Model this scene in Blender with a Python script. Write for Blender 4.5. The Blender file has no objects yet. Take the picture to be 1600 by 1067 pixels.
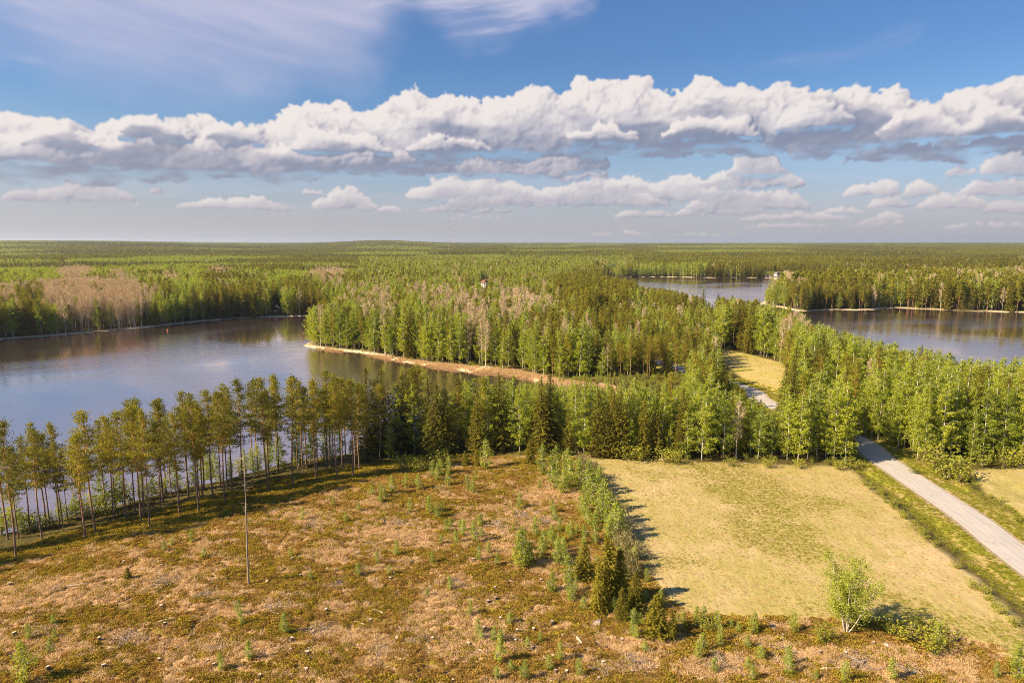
import bpy, math, random
import numpy as np
from mathutils import Vector, Matrix

# ------------------------------------------------------------------ camera
F = 1600 * 24 / 36.0
PITCH = math.atan(153.0 / F)
CAMH = 50.0
SC = bpy.context.scene
CO = SC.collection
cam_data = bpy.data.cameras.new('camera')
cam_data.lens = 24
cam_data.sensor_width = 36
cam_data.clip_start = 0.5
cam_data.clip_end = 60000
cam = bpy.data.objects.new('camera', cam_data)
cam.location = (0, 0, CAMH)
cam.rotation_euler = (math.pi / 2 - PITCH, 0, 0)
CO.objects.link(cam)
SC.camera = cam

# ------------------------------------------------------------------ light and exposure
SUN_EL = math.radians(37)
SUN_AZ = math.radians(250)            # clockwise from the view direction: left and a little behind
SUN_DIR = Vector((math.sin(SUN_AZ) * math.cos(SUN_EL), math.cos(SUN_AZ) * math.cos(SUN_EL), math.sin(SUN_EL)))
SC.view_settings.view_transform = 'Standard'
SC.view_settings.look = 'None'
SC.view_settings.gamma = 1
SC.view_settings.use_curve_mapping = False
SC.view_settings.exposure = 1.1
sl = bpy.data.lights.new('sun', 'SUN')
sl.energy = 5.0
sl.angle = math.radians(0.5)
sl.color = (1.0, 0.81, 0.545)
so = bpy.data.objects.new('sun', sl)
so.rotation_euler = SUN_DIR.to_track_quat('Z', 'Y').to_euler()
so.location = (-60, -20, 120)
CO.objects.link(so)

cy = SC.cycles
cy.max_bounces = 7
cy.diffuse_bounces = 4
cy.glossy_bounces = 3
cy.transmission_bounces = 3
cy.transparent_max_bounces = 4
cy.volume_bounces = 0
cy.caustics_reflective = False
cy.caustics_refractive = False
cy.use_denoising = True
cy.denoiser = 'OPENIMAGEDENOISE'
cy.denoising_input_passes = 'RGB_ALBEDO_NORMAL'
cy.denoising_prefilter = 'NONE'
cy.filter_width = 0.9
SC.render.use_persistent_data = False

# ------------------------------------------------------------------ small numeric tools
RS = np.random.RandomState(11)
random.seed(5)
_TAB = np.random.RandomState(3).rand(8, 256, 256).astype(np.float32)

def vn(x, y, k=0):
    """2D value noise, 0..1"""
    x = np.asarray(x, dtype=np.float64); y = np.asarray(y, dtype=np.float64)
    xi = np.floor(x); yi = np.floor(y)
    fx = x - xi; fy = y - yi
    fx = fx * fx * (3 - 2 * fx); fy = fy * fy * (3 - 2 * fy)
    xi = xi.astype(np.int64) & 255; yi = yi.astype(np.int64) & 255
    x1 = (xi + 1) & 255; y1 = (yi + 1) & 255
    t = _TAB[k % 8]
    return (t[yi, xi] * (1 - fx) + t[yi, x1] * fx) * (1 - fy) + (t[y1, xi] * (1 - fx) + t[y1, x1] * fx) * fy

def fbm(x, y, k=0, o=4):
    s = 0; a = 1; n = 0
    for i in range(o):
        s = s + a * vn(x * 2 ** i + 17.3 * i, y * 2 ** i + 9.1 * i, k + i); n += a; a *= 0.5
    return s / n

def sst(a, b, x):
    t = np.clip((x - a) / (b - a), 0, 1)
    return t * t * (3 - 2 * t)

CP, SP = math.cos(PITCH), math.sin(PITCH)

def ray(px, py):
    cx = (px - 800) / F; cyy = (533.5 - py) / F
    return cx, CP + cyy * SP, -SP + cyy * CP

def on_plane(px, py, z=0.0):
    dx, dy, dz = ray(px, py)
    t = (z - CAMH) / dz
    return dx * t, dy * t

def project(x, y, z):
    zz = z - CAMH
    dep = y * CP - zz * SP
    up = y * SP + zz * CP
    return 800 + F * x / dep, 533.5 - F * up / dep

def inside(poly, x, y):
    x = np.asarray(x, dtype=np.float64); y = np.asarray(y, dtype=np.float64)
    r = np.zeros(x.shape, bool)
    n = len(poly)
    for i in range(n):
        x0, y0 = poly[i]; x1, y1 = poly[(i + 1) % n]
        if y0 == y1: continue
        c = (y0 > y) != (y1 > y)
        r ^= c & (x < (x1 - x0) * (y - y0) / (y1 - y0) + x0)
    return r

def segdist(poly, x, y, closed=True):
    d = np.full(np.shape(x), 1e18)
    n = len(poly)
    for i in range(n if closed else n - 1):
        x0, y0 = poly[i]; x1, y1 = poly[(i + 1) % n]
        vx, vy = x1 - x0, y1 - y0
        t = np.clip(((x - x0) * vx + (y - y0) * vy) / (vx * vx + vy * vy + 1e-9), 0, 1)
        d = np.minimum(d, (x - x0 - t * vx) ** 2 + (y - y0 - t * vy) ** 2)
    return np.sqrt(d)

def sdf(poly, x, y):
    """positive inside"""
    d = segdist(poly, x, y)
    return np.where(inside(poly, x, y), d, -d)

LAKE = -3.0
def W(pts, z=0.0): return [on_plane(a, b, z) for a, b in pts]

WEST_PX = [(-700, 600), (-400, 560), (-200, 546), (-60, 536), (0, 531), (60, 526.5), (100, 523.5), (150, 519), (200, 514.5), (240, 510.5), (290, 505), (330, 501), (370, 497.5), (400, 496.5), (440, 495),
           (480, 493.5), (520, 494), (545, 500), (530, 512), (505, 524), (488, 533), (476, 540), (488, 543), (510, 546.5), (545, 549.5), (570, 552.5), (595, 558), (620, 563), (650, 568), (680, 573.5), (710, 578), (740, 581), (790, 585), (830, 592), (842, 597),
           (820, 608), (800, 614), (760, 632), (715, 655), (690, 672), (660, 688), (620, 698), (590, 706), (540, 711), (506, 715), (470, 721), (440, 727), (400, 738), (370, 747), (325, 757), (290, 764),
           (236, 778), (200, 788), (152, 797), (91, 813), (34, 827), (0, 837), (-60, 852), (-200, 890), (-500, 960), (-900, 1000)]
EAST_PX = [(940, 434), (985, 433.5), (1040, 432.6), (1090, 434), (1150, 434), (1200, 434), (1265, 435.5), (1330, 438), (1400, 440), (1425, 443), (1445, 449), (1440, 455), (1380, 457), (1300, 459), (1240, 461), (1205, 466), (1186, 475),
           (1200, 478), (1218, 480), (1235, 484), (1250, 486.5), (1275, 485), (1302, 484), (1340, 485), (1363, 484), (1383, 481.5), (1410, 482), (1444, 483.5), (1500, 486), (1560, 487.5), (1600, 488.5), (1700, 491), (1900, 500), (2100, 520),
           (2100, 640), (1900, 655), (1750, 662), (1650, 655), (1530, 640), (1400, 610), (1300, 580), (1200, 540), (1100, 506), (1040, 484), (985, 477), (960, 465), (945, 450)]
WEST = W(WEST_PX, LAKE); EAST = W(EAST_PX, LAKE)
FIELD_PX = [(905, 716), (1000, 717), (1100, 723), (1200, 727), (1325, 733), (1345, 748), (1400, 797), (1450, 842), (1500, 886), (1550, 936), (1600, 988), (1690, 1075), (1640, 1068), (1560, 1010), (1480, 990), (1400, 975), (1300, 966), (1200, 964), (1100, 958), (1062, 948), (1035, 925), (1005, 885), (980, 835), (955, 790), (930, 752)]
FIELD = W(FIELD_PX)
FIELD2_PX = [(1512, 736), (1620, 731), (1800, 735), (1900, 800), (1800, 870), (1605, 812), (1560, 786)]
FIELD2 = W(FIELD2_PX)
CLEAR_PX = [(-300, 960), (-60, 880), (20, 868), (140, 842), (290, 818), (420, 786), (520, 762), (590, 742), (660, 726), (740, 714), (880, 712), (905, 716), (930, 752), (955, 790), (980, 835), (1005, 885), (1035, 925), (1062, 948), (1100, 958), (1200, 964), (1300, 966), (1400, 975), (1480, 990), (1560, 1010), (1640, 1068), (1700, 1500), (-900, 1600), (-800, 1100)]
CLEAR = W(CLEAR_PX)
VERGE_OPEN = W([(1338, 700), (1400, 690), (1440, 716), (1520, 728), (1620, 728), (1800, 732), (2100, 800), (2400, 1400), (1300, 1400)])
MEADOW = W([(1112, 545), (1160, 549), (1222, 561), (1240, 585), (1236, 612), (1215, 618), (1195, 612), (1165, 596), (1135, 570)])
REED_PX = [(476, 541), (512, 547), (570, 553), (620, 564), (680, 574), (740, 582), (790, 586), (830, 593), (850, 602), (880, 612), (915, 624), (955, 634), (985, 636), (990, 626), (960, 614), (925, 605), (895, 597), (862, 588.5), (800, 577.5), (740, 572), (680, 566.5), (620, 558), (560, 550), (510, 543.5)]
REED = W(REED_PX, -2.2)
ROAD_PX = [(1337, 686), (1371, 713), (1438, 758), (1520, 813), (1610, 884)]
_r = W(ROAD_PX)
_far = W([(745, 457), (800, 476), (880, 515), (946, 542), (985, 554), (1080, 581), (1170, 609), (1195, 628)])
_d = (_r[-1][0] - _r[0][0], _r[-1][1] - _r[0][1])
ROAD = _far + _r + [(_r[-1][0] + _d[0] * k, _r[-1][1] + _d[1] * k) for k in (0.6, 1.6, 3.0)]

def catmull(pts, step=2.0):
    P = [np.array(p) for p in pts]
    P = [2 * P[0] - P[1]] + P + [2 * P[-1] - P[-2]]
    out = []
    for i in range(1, len(P) - 2):
        n = max(2, int(np.linalg.norm(P[i + 1] - P[i]) / step))
        for j in range(n):
            t = j / n
            a, b, c, d = P[i - 1], P[i], P[i + 1], P[i + 2]
            out.append(0.5 * ((2 * b) + (-a + c) * t + (2 * a - 5 * b + 4 * c - d) * t * t + (-a + 3 * b - 3 * c + d) * t ** 3))
    out.append(P[-2])
    return out
ROADC = catmull(ROAD, 4.0)
ROADS = catmull(ROAD, 18.0)
RHW = 3.2                             # half width of the road

def lake_sd(x, y):
    """positive on land, with a slightly ragged shoreline"""
    s = -np.maximum(sdf(WEST, x, y), sdf(EAST, x, y))
    return s + (fbm(x / 7.0, y / 7.0, 2, 3) - 0.5) * 2.2

def road_d(x, y):
    return segdist([tuple(p) for p in ROADS], x, y, closed=False)

def height(x, y, full=False):
    x = np.asarray(x, dtype=np.float64); y = np.asarray(y, dtype=np.float64)
    s = lake_sd(x, y)
    d = np.hypot(x, y)
    h = LAKE + 0.22 + 2.8 * sst(0, 38, s) + 0.12 * sst(0, 2, s)
    reg = 1 - sst(150, 340, d)
    h = h + sst(8, 60, s) * ((fbm(x / 60, y / 60, 1, 3) - 0.5) * (1.2 + 3 * sst(300, 900, d)))
    # far relief
    az = np.degrees(np.arctan2(x, np.maximum(y, 1e-6)))
    far = sst(1800, 7500, d)
    h = h + far * (26 + 22 * (fbm(x / 2600, y / 2600, 4, 3) - 0.5) * 2 * 0.6)
    h = h + sst(2600, 5200, d) * (30 * sst(-16, -34, az))
    h = h + 34 * np.exp(-((az + 10.5) / 4.5) ** 2) * sst(3400, 5400, d)
    h = h + 24 * sst(9000, 14000, d)
    # road bed, verge and ditch
    rd = road_d(x, y)
    k = 1 - sst(RHW + 1.2, RHW + 9, rd)
    h = h * (1 - k) + (0.02) * k
    h = h - np.exp(-((rd - (RHW + 4.4)) / 1.1) ** 2) * 0.4 * (s > 6)
    h = np.where(rd < RHW + 0.9, h - 0.0, h)
    # hummocks of the cut-over ground
    c = sst(-6, 3, sdf(CLEAR, x, y)) * reg
    c2 = sst(0, 10, s) * reg * (1 - k) * (1 - sst(-3, 2, sdf(FIELD, x, y)))
    h = h + c2 * ((fbm(x / 6.5, y / 6.5, 5, 3) - 0.5) * 0.9 + (vn(x / 1.1, y / 1.1, 6) - 0.5) * 0.16)
    und = sst(0, -5, s)
    h = np.where(s < 0, LAKE + 0.22 + 0.1 * s - 0.05 - 2.0 * und, h)
    if full:
        return h, s, rd, c
    return h

STRAW_AT = [(70, 930, 130, 34), (230, 905, 120, 20), (60, 1010, 90, 30), (330, 1020, 120, 26), (560, 1000, 60, 20), (690, 965, 70, 40), (740, 1010, 90, 26), (615, 835, 90, 16), (760, 830, 60, 14), (850, 775, 50, 20), (800, 860, 50, 14), (1150, 1040, 110, 20), (1290, 1030, 120, 22), (1440, 1040, 100, 20), (520, 870, 50, 10), (460, 805, 60, 8), (1000, 1000, 70, 14), (380, 960, 40, 12), (885, 745, 40, 12)]
LITTER_AT = [(437, 948, 34, 12), (258, 908, 36, 8), (197, 996, 45, 12), (708, 910, 34, 10), (576, 850, 36, 9), (503, 984, 38, 12), (816, 806, 50, 14), (780, 820, 45, 12), (1340, 1034, 60, 12), (484, 822, 32, 7), (625, 815, 34, 7), (985, 1035, 50, 12), (1120, 1030, 50, 12), (90, 920, 40, 8), (850, 815, 40, 14), (655, 1000, 30, 9)]
def patches(L, x, y):
    px, py = project(x, y, 0 * x)
    px = px + (fbm(x / 2.5, y / 2.5, 4, 3) - 0.5) * 60; py = py + (fbm(x / 2.0, y / 2.0, 5, 3) - 0.5) * 26
    v = np.zeros(np.shape(x))
    for cx, c_y, rx, ry in L: v = np.maximum(v, 1 - sst(0.5, 1.25, ((px - cx) / rx) ** 2 + ((py - c_y) / ry) ** 2))
    return v * (y > 20)

def H1(x, y): return float(height(np.array([x]), np.array([y]))[0])

def at(px, py):
    z = 0.0
    for _ in range(6):
        x, y = on_plane(px, py, z)
        z = 0.5 * z + 0.5 * H1(x, y)
    x, y = on_plane(px, py, z)
    return x, y, H1(x, y)

def z_for_row(x, y, py):
    """height above sea of the point over (x, y) seen on picture row py"""
    m = (533.5 - py) / F
    # up/dep = m ; up = y*SP + zz*CP ; dep = y*CP - zz*SP
    zz = (m * y * CP - y * SP) / (CP + m * SP)
    return CAMH + zz

# ------------------------------------------------------------------ object tools
def tag(o, label=None, cat=None, group=None, kind=None):
    if label: o['label'] = label
    if cat: o['category'] = cat
    if group: o['group'] = group
    if kind: o['kind'] = kind
    return o

def mesh_np(name, V, Q, mats, midx=None, smooth=False):
    me = bpy.data.meshes.new(name)
    V = np.ascontiguousarray(V, dtype=np.float32); Q = np.ascontiguousarray(Q, dtype=np.int32)
    k = Q.shape[1]
    me.vertices.add(len(V)); me.vertices.foreach_set('co', V.ravel())
    me.loops.add(Q.size); me.loops.foreach_set('vertex_index', Q.ravel())
    me.polygons.add(len(Q)); me.polygons.foreach_set('loop_start', np.arange(0, Q.size, k, dtype=np.int32))
    me.polygons.foreach_set('loop_total', np.full(len(Q), k, dtype=np.int32))
    for m in mats: me.materials.append(m)
    if midx is not None: me.polygons.foreach_set('material_index', np.asarray(midx, dtype=np.int32))
    if smooth is True: me.polygons.foreach_set('use_smooth', np.ones(len(Q), bool))
    me.update(calc_edges=True)
    me.validate()
    return me

class MB:
    def __init__(s): s.V = []; s.Q = []; s.M = []; s.n = 0
    def add(s, V, Q, m=0):
        V = np.asarray(V, dtype=np.float32).reshape(-1, 3); Q = np.asarray(Q, dtype=np.int64).reshape(-1, 4)
        s.V.append(V); s.Q.append(Q + s.n); s.M.append(np.full(len(Q), m)); s.n += len(V)
    def tube(s, pts, rad, sides=5, m=0):
        pts = np.asarray(pts, dtype=float); n = len(pts)
        rad = np.broadcast_to(np.asarray(rad, dtype=float), (n,))
        T = np.gradient(pts, axis=0); T /= np.linalg.norm(T, axis=1)[:, None] + 1e-9
        a = np.array([1.0, 0, 0]) if abs(T[0][0]) < 0.8 else np.array([0, 1.0, 0])
        U = np.cross(T, a); U /= np.linalg.norm(U, axis=1)[:, None] + 1e-9
        Wv = np.cross(T, U)
        an = np.arange(sides) * 2 * math.pi / sides
        V = pts[:, None, :] + rad[:, None, None] * (np.cos(an)[None, :, None] * U[:, None, :] + np.sin(an)[None, :, None] * Wv[:, None, :])
        i = np.arange(n - 1)[:, None] * sides; j = np.arange(sides)[None, :]; j2 = (j + 1) % sides
        Q = np.stack([i + j, i + j2, i + sides + j2, i + sides + j], -1)
        s.add(V, Q, m)
    def diamonds(s, P, D, size, asp, rs, m=0):
        """leaf-like rhombi centred on P, long axis D (or random), half length size"""
        P = np.asarray(P, dtype=float); n = len(P)
        if D is None:
            D = rs.normal(size=(n, 3))
        D = D / (np.linalg.norm(D, axis=1)[:, None] + 1e-9)
        R = rs.normal(size=(n, 3)); Sd = np.cross(D, R); Sd /= np.linalg.norm(Sd, axis=1)[:, None] + 1e-9
        size = np.broadcast_to(np.asarray(size, dtype=float), (n,))[:, None]
        V = np.stack([P - D * size, P - Sd * size * asp, P + D * size, P + Sd * size * asp], 1)
        s.add(V.reshape(-1, 3), np.arange(n * 4).reshape(n, 4), m)
    def box(s, c, h, rz=0, m=0):
        c = np.array(c, dtype=float); h = np.array(h, dtype=float)
        sg = np.array([[-1, -1, -1], [1, -1, -1], [1, 1, -1], [-1, 1, -1], [-1, -1, 1], [1, -1, 1], [1, 1, 1], [-1, 1, 1]], dtype=float)
        V = sg * h
        ca, sa = math.cos(rz), math.sin(rz)
        V = np.stack([V[:, 0] * ca - V[:, 1] * sa, V[:, 0] * sa + V[:, 1] * ca, V[:, 2]], 1) + c
        s.add(V, [[0, 3, 2, 1], [4, 5, 6, 7], [0, 1, 5, 4], [1, 2, 6, 5], [2, 3, 7, 6], [3, 0, 4, 7]], m)
    def mesh(s, name, mats, smooth=False):
        return mesh_np(name, np.concatenate(s.V), np.concatenate(s.Q), mats, np.concatenate(s.M), smooth)
    def obj(s, name, mats, parent=None, smooth=False):
        if not isinstance(mats, list): mats = [mats]
        o = bpy.data.objects.new(name, s.mesh(name, mats, smooth)); CO.objects.link(o)
        if parent: o.parent = parent
        return o

# ------------------------------------------------------------------ materials
class NT:
    def __init__(s, mat):
        mat.use_nodes = True; s.t = mat.node_tree; s.t.nodes.clear()
    def n(s, typ, **kw):
        nd = s.t.nodes.new(typ)
        for k, v in kw.items():
            if k.startswith('i_'): nd.inputs[int(k[2:]) if k[2:].isdigit() else k[2:]].default_value = v
            else: setattr(nd, k, v)
        return nd
    def l(s, a, b): s.t.links.new(a, b)
    def math(s, op, a, b=None, clamp=False):
        nd = s.t.nodes.new('ShaderNodeMath'); nd.operation = op; nd.use_clamp = clamp
        for i, v in enumerate((a, b)):
            if v is None: continue
            if isinstance(v, (int, float)): nd.inputs[i].default_value = v
            else: s.l(v, nd.inputs[i])
        return nd.outputs[0]
    def mix(s, f, a, b, bt='MIX'):
        nd = s.t.nodes.new('ShaderNodeMix'); nd.data_type = 'RGBA'; nd.blend_type = bt
        for sock, v in ((nd.inputs[0], f), (nd.inputs[6], a), (nd.inputs[7], b)):
            if isinstance(v, (int, float)): sock.default_value = v
            elif isinstance(v, tuple): sock.default_value = (*v, 1)
            else: s.l(v, sock)
        return nd.outputs[2]
    def noise(s, vec, scale, detail=4, rough=0.6, dist=0.0):
        nd = s.t.nodes.new('ShaderNodeTexNoise'); nd.inputs['Scale'].default_value = scale
        nd.inputs['Detail'].default_value = detail; nd.inputs['Roughness'].default_value = rough; nd.inputs['Distortion'].default_value = dist
        if vec is not None: s.l(vec, nd.inputs['Vector'])
        return nd.outputs[0]
    def ramp(s, f, stops, interp='LINEAR'):
        nd = s.t.nodes.new('ShaderNodeValToRGB'); cr = nd.color_ramp; cr.interpolation = interp
        while len(cr.elements) < len(stops): cr.elements.new(0.5)
        for e, (p, c) in zip(cr.elements, stops):
            e.position = p; e.color = (*c, 1) if isinstance(c, tuple) else (c, c, c, 1)
        s.l(f, nd.inputs[0]); return nd.outputs[0]
    def mapr(s, v, a, b, c=0.0, d=1.0):
        nd = s.t.nodes.new('ShaderNodeMapRange'); nd.clamp = True
        s.l(v, nd.inputs[0])
        for i, q in zip((1, 2, 3, 4), (a, b, c, d)): nd.inputs[i].default_value = q
        return nd.outputs[0]

def leaf_mat(name, c1, c2, trans=0.35, tcol=None, island=0.35, rough=0.75):
    """foliage: colour differs from plant to plant and from leaf clump to leaf clump"""
    m = bpy.data.materials.new(name); t = NT(m)
    oi = t.n('ShaderNodeObjectInfo'); ge = t.n('ShaderNodeNewGeometry')
    f = t.math('ADD', t.math('MULTIPLY', oi.outputs['Random'], 1 - island), t.math('MULTIPLY', ge.outputs['Random Per Island'], island))
    col = t.mix(f, c1, c2)
    di = t.n('ShaderNodeBsdfPrincipled'); di.inputs['Roughness'].default_value = rough
    di.inputs['Specular IOR Level'].default_value = 0.25
    t.l(col, di.inputs['Base Color'])
    tr = t.n('ShaderNodeBsdfTranslucent')
    t.l(t.mix(1.0, col, tcol or (1.25, 1.15, 0.6), 'MULTIPLY'), tr.inputs[0])
    mx = t.n('ShaderNodeMixShader'); mx.inputs[0].default_value = trans
    t.l(di.outputs[0], mx.inputs[1]); t.l(tr.outputs[0], mx.inputs[2])
    out = t.n('ShaderNodeOutputMaterial'); t.l(mx.outputs[0], out.inputs[0])
    return m

def plain_mat(name, c1, c2, scale=6, rough=0.85, bump=0.0, stretch=(1, 1, 1)):
    m = bpy.data.materials.new(name); t = NT(m)
    tc = t.n('ShaderNodeTexCoord'); mp = t.n('ShaderNodeMapping'); mp.inputs['Scale'].default_value = stretch
    t.l(tc.outputs['Object'], mp.inputs[0])
    nz = t.noise(mp.outputs[0], scale, 5, 0.65)
    p = t.n('ShaderNodeBsdfPrincipled'); p.inputs['Roughness'].default_value = rough
    p.inputs['Specular IOR Level'].default_value = 0.25
    t.l(t.mix(t.mapr(nz, 0.32, 0.68), c1, c2), p.inputs['Base Color'])
    if bump:
        b = t.n('ShaderNodeBump'); b.inputs['Strength'].default_value = bump; b.inputs['Distance'].default_value = 0.05
        t.l(nz, b.inputs['Height']); t.l(b.outputs[0], p.inputs['Normal'])
    out = t.n('ShaderNodeOutputMaterial'); t.l(p.outputs[0], out.inputs[0])
    return m

# ------------------------------------------------------------------ sky: physical sky + clouds on the celestial sphere
def build_sky():
    r = np.random.RandomState(21)
    AZ0, AZ1, EL0, EL1, ST = -62.0, 62.0, -1.0, 36.0, 0.058
    nw = int((AZ1 - AZ0) / ST); nh = int((EL1 - EL0) / ST)
    A, E = np.meshgrid(AZ0 + (np.arange(nw) + 0.5) * ST, EL0 + (np.arange(nh) + 0.5) * ST)
    def sky_px(px, py):
        dx, dy, dz = ray(px, py)
        return math.degrees(math.atan2(dx, dy)), math.degrees(math.atan2(dz, math.hypot(dx, dy)))
    def curve(pts):
        q = sorted(sky_px(a, b) for a, b in pts)
        return lambda a: np.interp(a, [t[0] for t in q], [t[1] for t in q])
    D = np.full(A.shape, -99.0); AL = np.zeros(A.shape); BS = np.full(A.shape, 0.0); TP = np.full(A.shape, 1.0)
    def splat(a, e, rad, z, soft, base, top, sq=1.0):
        i0 = max(0, int((a - rad - AZ0) / ST)); i1 = min(nw, int((a + rad - AZ0) / ST) + 2)
        j0 = max(0, int((e - rad - EL0) / ST)); j1 = min(nh, int((e + rad - EL0) / ST) + 2)
        if i1 <= i0 or j1 <= j0: return
        da = A[j0:j1, i0:i1] - a; de = (E[j0:j1, i0:i1] - e) / sq
        q = 1 - (da * da + de * de) / (rad * rad)
        hh = z + rad * np.sqrt(np.maximum(q, 0)) 
        ok = q > 0
        al = np.where(ok, sst(0, soft, q), 0) 
        cur = D[j0:j1, i0:i1]
        up = ok & (hh > cur)
        cur[up] = hh[up]
        AL[j0:j1, i0:i1] = 1 - (1 - AL[j0:j1, i0:i1]) * (1 - al)
        BS[j0:j1, i0:i1][up] = base; TP[j0:j1, i0:i1][up] = top
    def cloud(a0, a1, topf, basef, big, n, zc=0.0, soft=0.5, flat=0.62, levels=3, spread=1.0):
        """cumulus between two azimuths: billows packed under the top line, smaller ones budding from them"""
        for _ in range(n):
            a = r.uniform(a0, a1); t = float(topf(a)); b = float(basef(a)); t = b + (t - b) * (0.80 + 0.26 * float(vn(a * 0.55, 3.1 + zc, 2)))
            if t - b < 0.15: continue
            rad = min(big * r.uniform(0.6, 1.15), (t - b) * 0.75)
            e = r.uniform(b + rad * 0.25, max(b + rad * 0.3, t - rad * 0.92))
            z = zc - 0.9 * (e - b) / (t - b) * big + r.uniform(-0.3, 0.3) * big
            splat(a, e, rad, z, soft, b, t, flat + (1 - flat) * (e - b) / (t - b))
            stack = [(a, e, rad, z, 1)]
            while stack:
                pa, pe, pr, pz, lv = stack.pop()
                if lv > levels: continue
                for _k in range(6 if lv == 1 else 4):
                    th = r.uniform(-0.35, math.pi + 0.35); q = pr * r.uniform(0.45, 0.95)
                    ca, ce = pa + q * math.cos(th), pe + q * math.sin(th) * 0.8
                    cr = pr * r.uniform(0.32, 0.55)
                    tt = float(topf(ca)); bb = float(basef(ca))
                    if ce + cr * 0.9 > tt + 0.12 * big * r.rand() or ce < bb or ca < a0 - cr or ca > a1 + cr: continue
                    cz = pz + math.sqrt(max(pr * pr - q * q, 0)) - cr * 0.35
                    splat(ca, ce, cr, cz, soft, bb, tt)
                    if cr > 0.14: stack.append((ca, ce, cr, cz, lv + 1))
    lo, hi = -60, 60
    # far, small clouds first (they are drawn at lower depth)
    def small(x0, x1, yt, yb, n, big=0.5, zc=-30, lv=2, soft=0.6):
        (a0, et), (a1, eb) = sky_px(x0, yt), sky_px(x1, yb)
        def top(a):
            u = (a - a0) / (a1 - a0)
            return eb + (et - eb) * np.clip(0.25 + 0.95 * np.sin(np.clip(u, 0, 1) * math.pi) ** 0.7 * (0.55 + 0.7 * vn(a * 1.3 + x0, x0 * 0.1, 1)), 0, 1.05)
        cloud(a0, a1, top, lambda a: eb, big, n, zc, soft, 0.5, lv)
    for q in [(925, 1020, 360, 369, 26, .22), (1035, 1160, 362, 369, 22, .18), (1320, 1420, 344, 352, 26, .22), (1160, 1300, 348, 356, 30, .25), (1480, 1640, 345, 356, 26, .25),
              (1180, 1260, 352, 358, 14, .18), (585, 628, 320, 333, 20, .3), (655, 735, 318, 332, 30, .3), (740, 800, 322, 333, 22, .28), (5, 100, 292, 316, 50, .5), (60, 206, 281, 315, 90, .6), (234, 254, 291, 304, 16, .3),
              (205, 218, 318, 325, 8, .2), (335, 378, 268, 280, 24, .3), (278, 455, 303, 328, 80, .45), (475, 512, 294, 305, 24, .35), (498, 580, 288, 328, 70, .6), (640, 830, 275, 312, 130, .8), (700, 1040, 285, 322, 190, .7),
              (830, 1180, 276, 312, 200, .7), (1080, 1260, 294, 325, 120, .6), (1085, 1250, 262, 292, 90, .55), (1142, 1220, 238, 272, 70, .8), (1120, 1150, 265, 275, 12, .2), (1060, 1200, 318, 336, 70, .4), (1160, 1330, 330, 344, 60, .35),
              (1325, 1400, 277, 304, 50, .5), (1360, 1415, 302, 323, 40, .4), (1415, 1460, 285, 305, 30, .4), (1435, 1545, 300, 325, 60, .45), (1350, 1410, 332, 345, 26, .3), (1280, 1350, 322, 333, 22, .3), (1540, 1640, 308, 330, 50, .4),
              (1500, 1680, 275, 300, 80, .5), (1475, 1530, 260, 272, 30, .35), (1550, 1690, 224, 266, 110, 1.0), (1320, 1410, 218, 247, 60, .6), (880, 945, 240, 280, 60, .6), (-120, -10, 300, 330, 50, .5), (1700, 1900, 290, 320, 60, .5),
              (-300, -150, 315, 340, 40, .4), (1640, 1800, 330, 350, 30, .3), (380, 470, 330, 337, 10, .2), (700, 790, 336, 343, 14, .2), (960, 1050, 325, 340, 40, .35)]:
        small(*q)
    # lower deck behind the main bank
    topB = curve([(-400, 215), (0, 235), (80, 232), (160, 240), (200, 262), (540, 262), (560, 248), (640, 228), (760, 225), (850, 220), (900, 225), (950, 245), (1000, 265)])
    basB = curve([(-400, 290), (0, 282), (100, 280), (180, 272), (200, 272), (540, 268), (600, 274), (700, 270), (800, 272), (860, 274), (900, 268), (1000, 262)])
    cloud(sky_px(-420, 250)[0], sky_px(195, 250)[0], topB, basB, 1.1, 120, -12, 0.5, 0.5)
    cloud(sky_px(545, 250)[0], sky_px(940, 250)[0], topB, basB, 1.1, 150, -12, 0.5, 0.5)
    # the main bank
    topA = curve([(-900, 120), (-500, 150), (-200, 190), (-60, 165), (0, 172), (50, 178), (90, 172), (112, 168), (150, 196), (190, 192), (215, 180), (245, 184), (290, 178), (330, 178), (345, 200), (375, 188), (400, 208), (428, 194), (445, 166), (480, 155), (510, 160),
                   (545, 158), (590, 166), (612, 152), (628, 138), (650, 144), (690, 140), (735, 152), (770, 150), (800, 140), (830, 131), (850, 130), (875, 126), (900, 120), (950, 113), (1000, 118), (1035, 124), (1060, 138), (1090, 130), (1110, 118),
                   (1150, 132), (1180, 140), (1225, 126), (1270, 133), (1310, 130), (1350, 140), (1400, 130), (1406, 158), (1425, 158), (1450, 144), (1475, 138), (1500, 134), (1530, 142), (1562, 140), (1580, 108), (1600, 104), (1640, 108), (1700, 140), (1800, 130), (2000, 150), (2400, 160)])
    basA = curve([(-900, 270), (-300, 275), (0, 262), (100, 268), (200, 270), (300, 262), (420, 272), (480, 268), (560, 262), (620, 252), (700, 238), (800, 236), (900, 232), (1000, 236), (1060, 234), (1120, 226), (1180, 226), (1230, 228), (1300, 228), (1370, 226), (1420, 236), (1480, 234), (1560, 230), (1650, 232), (2000, 240), (2400, 250)])
    cloud(sky_px(-900, 200)[0], sky_px(2300, 200)[0], topA, basA, 2.3, 330, 0.0, 0.35, 0.6, 3)
    cloud(sky_px(430, 200)[0], sky_px(1410, 200)[0], topA, basA, 2.6, 130, 0.5, 0.3, 0.6, 3)
    # second tier of billows on the left, low and in front
    topC = curve([(-600, 215), (0, 205), (60, 200), (150, 205), (260, 215), (340, 205), (440, 218), (520, 215), (600, 222), (640, 240)])
    basC = curve([(-600, 275), (0, 250), (100, 258), (200, 262), (300, 268), (400, 272), (520, 268), (640, 256)])
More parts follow.
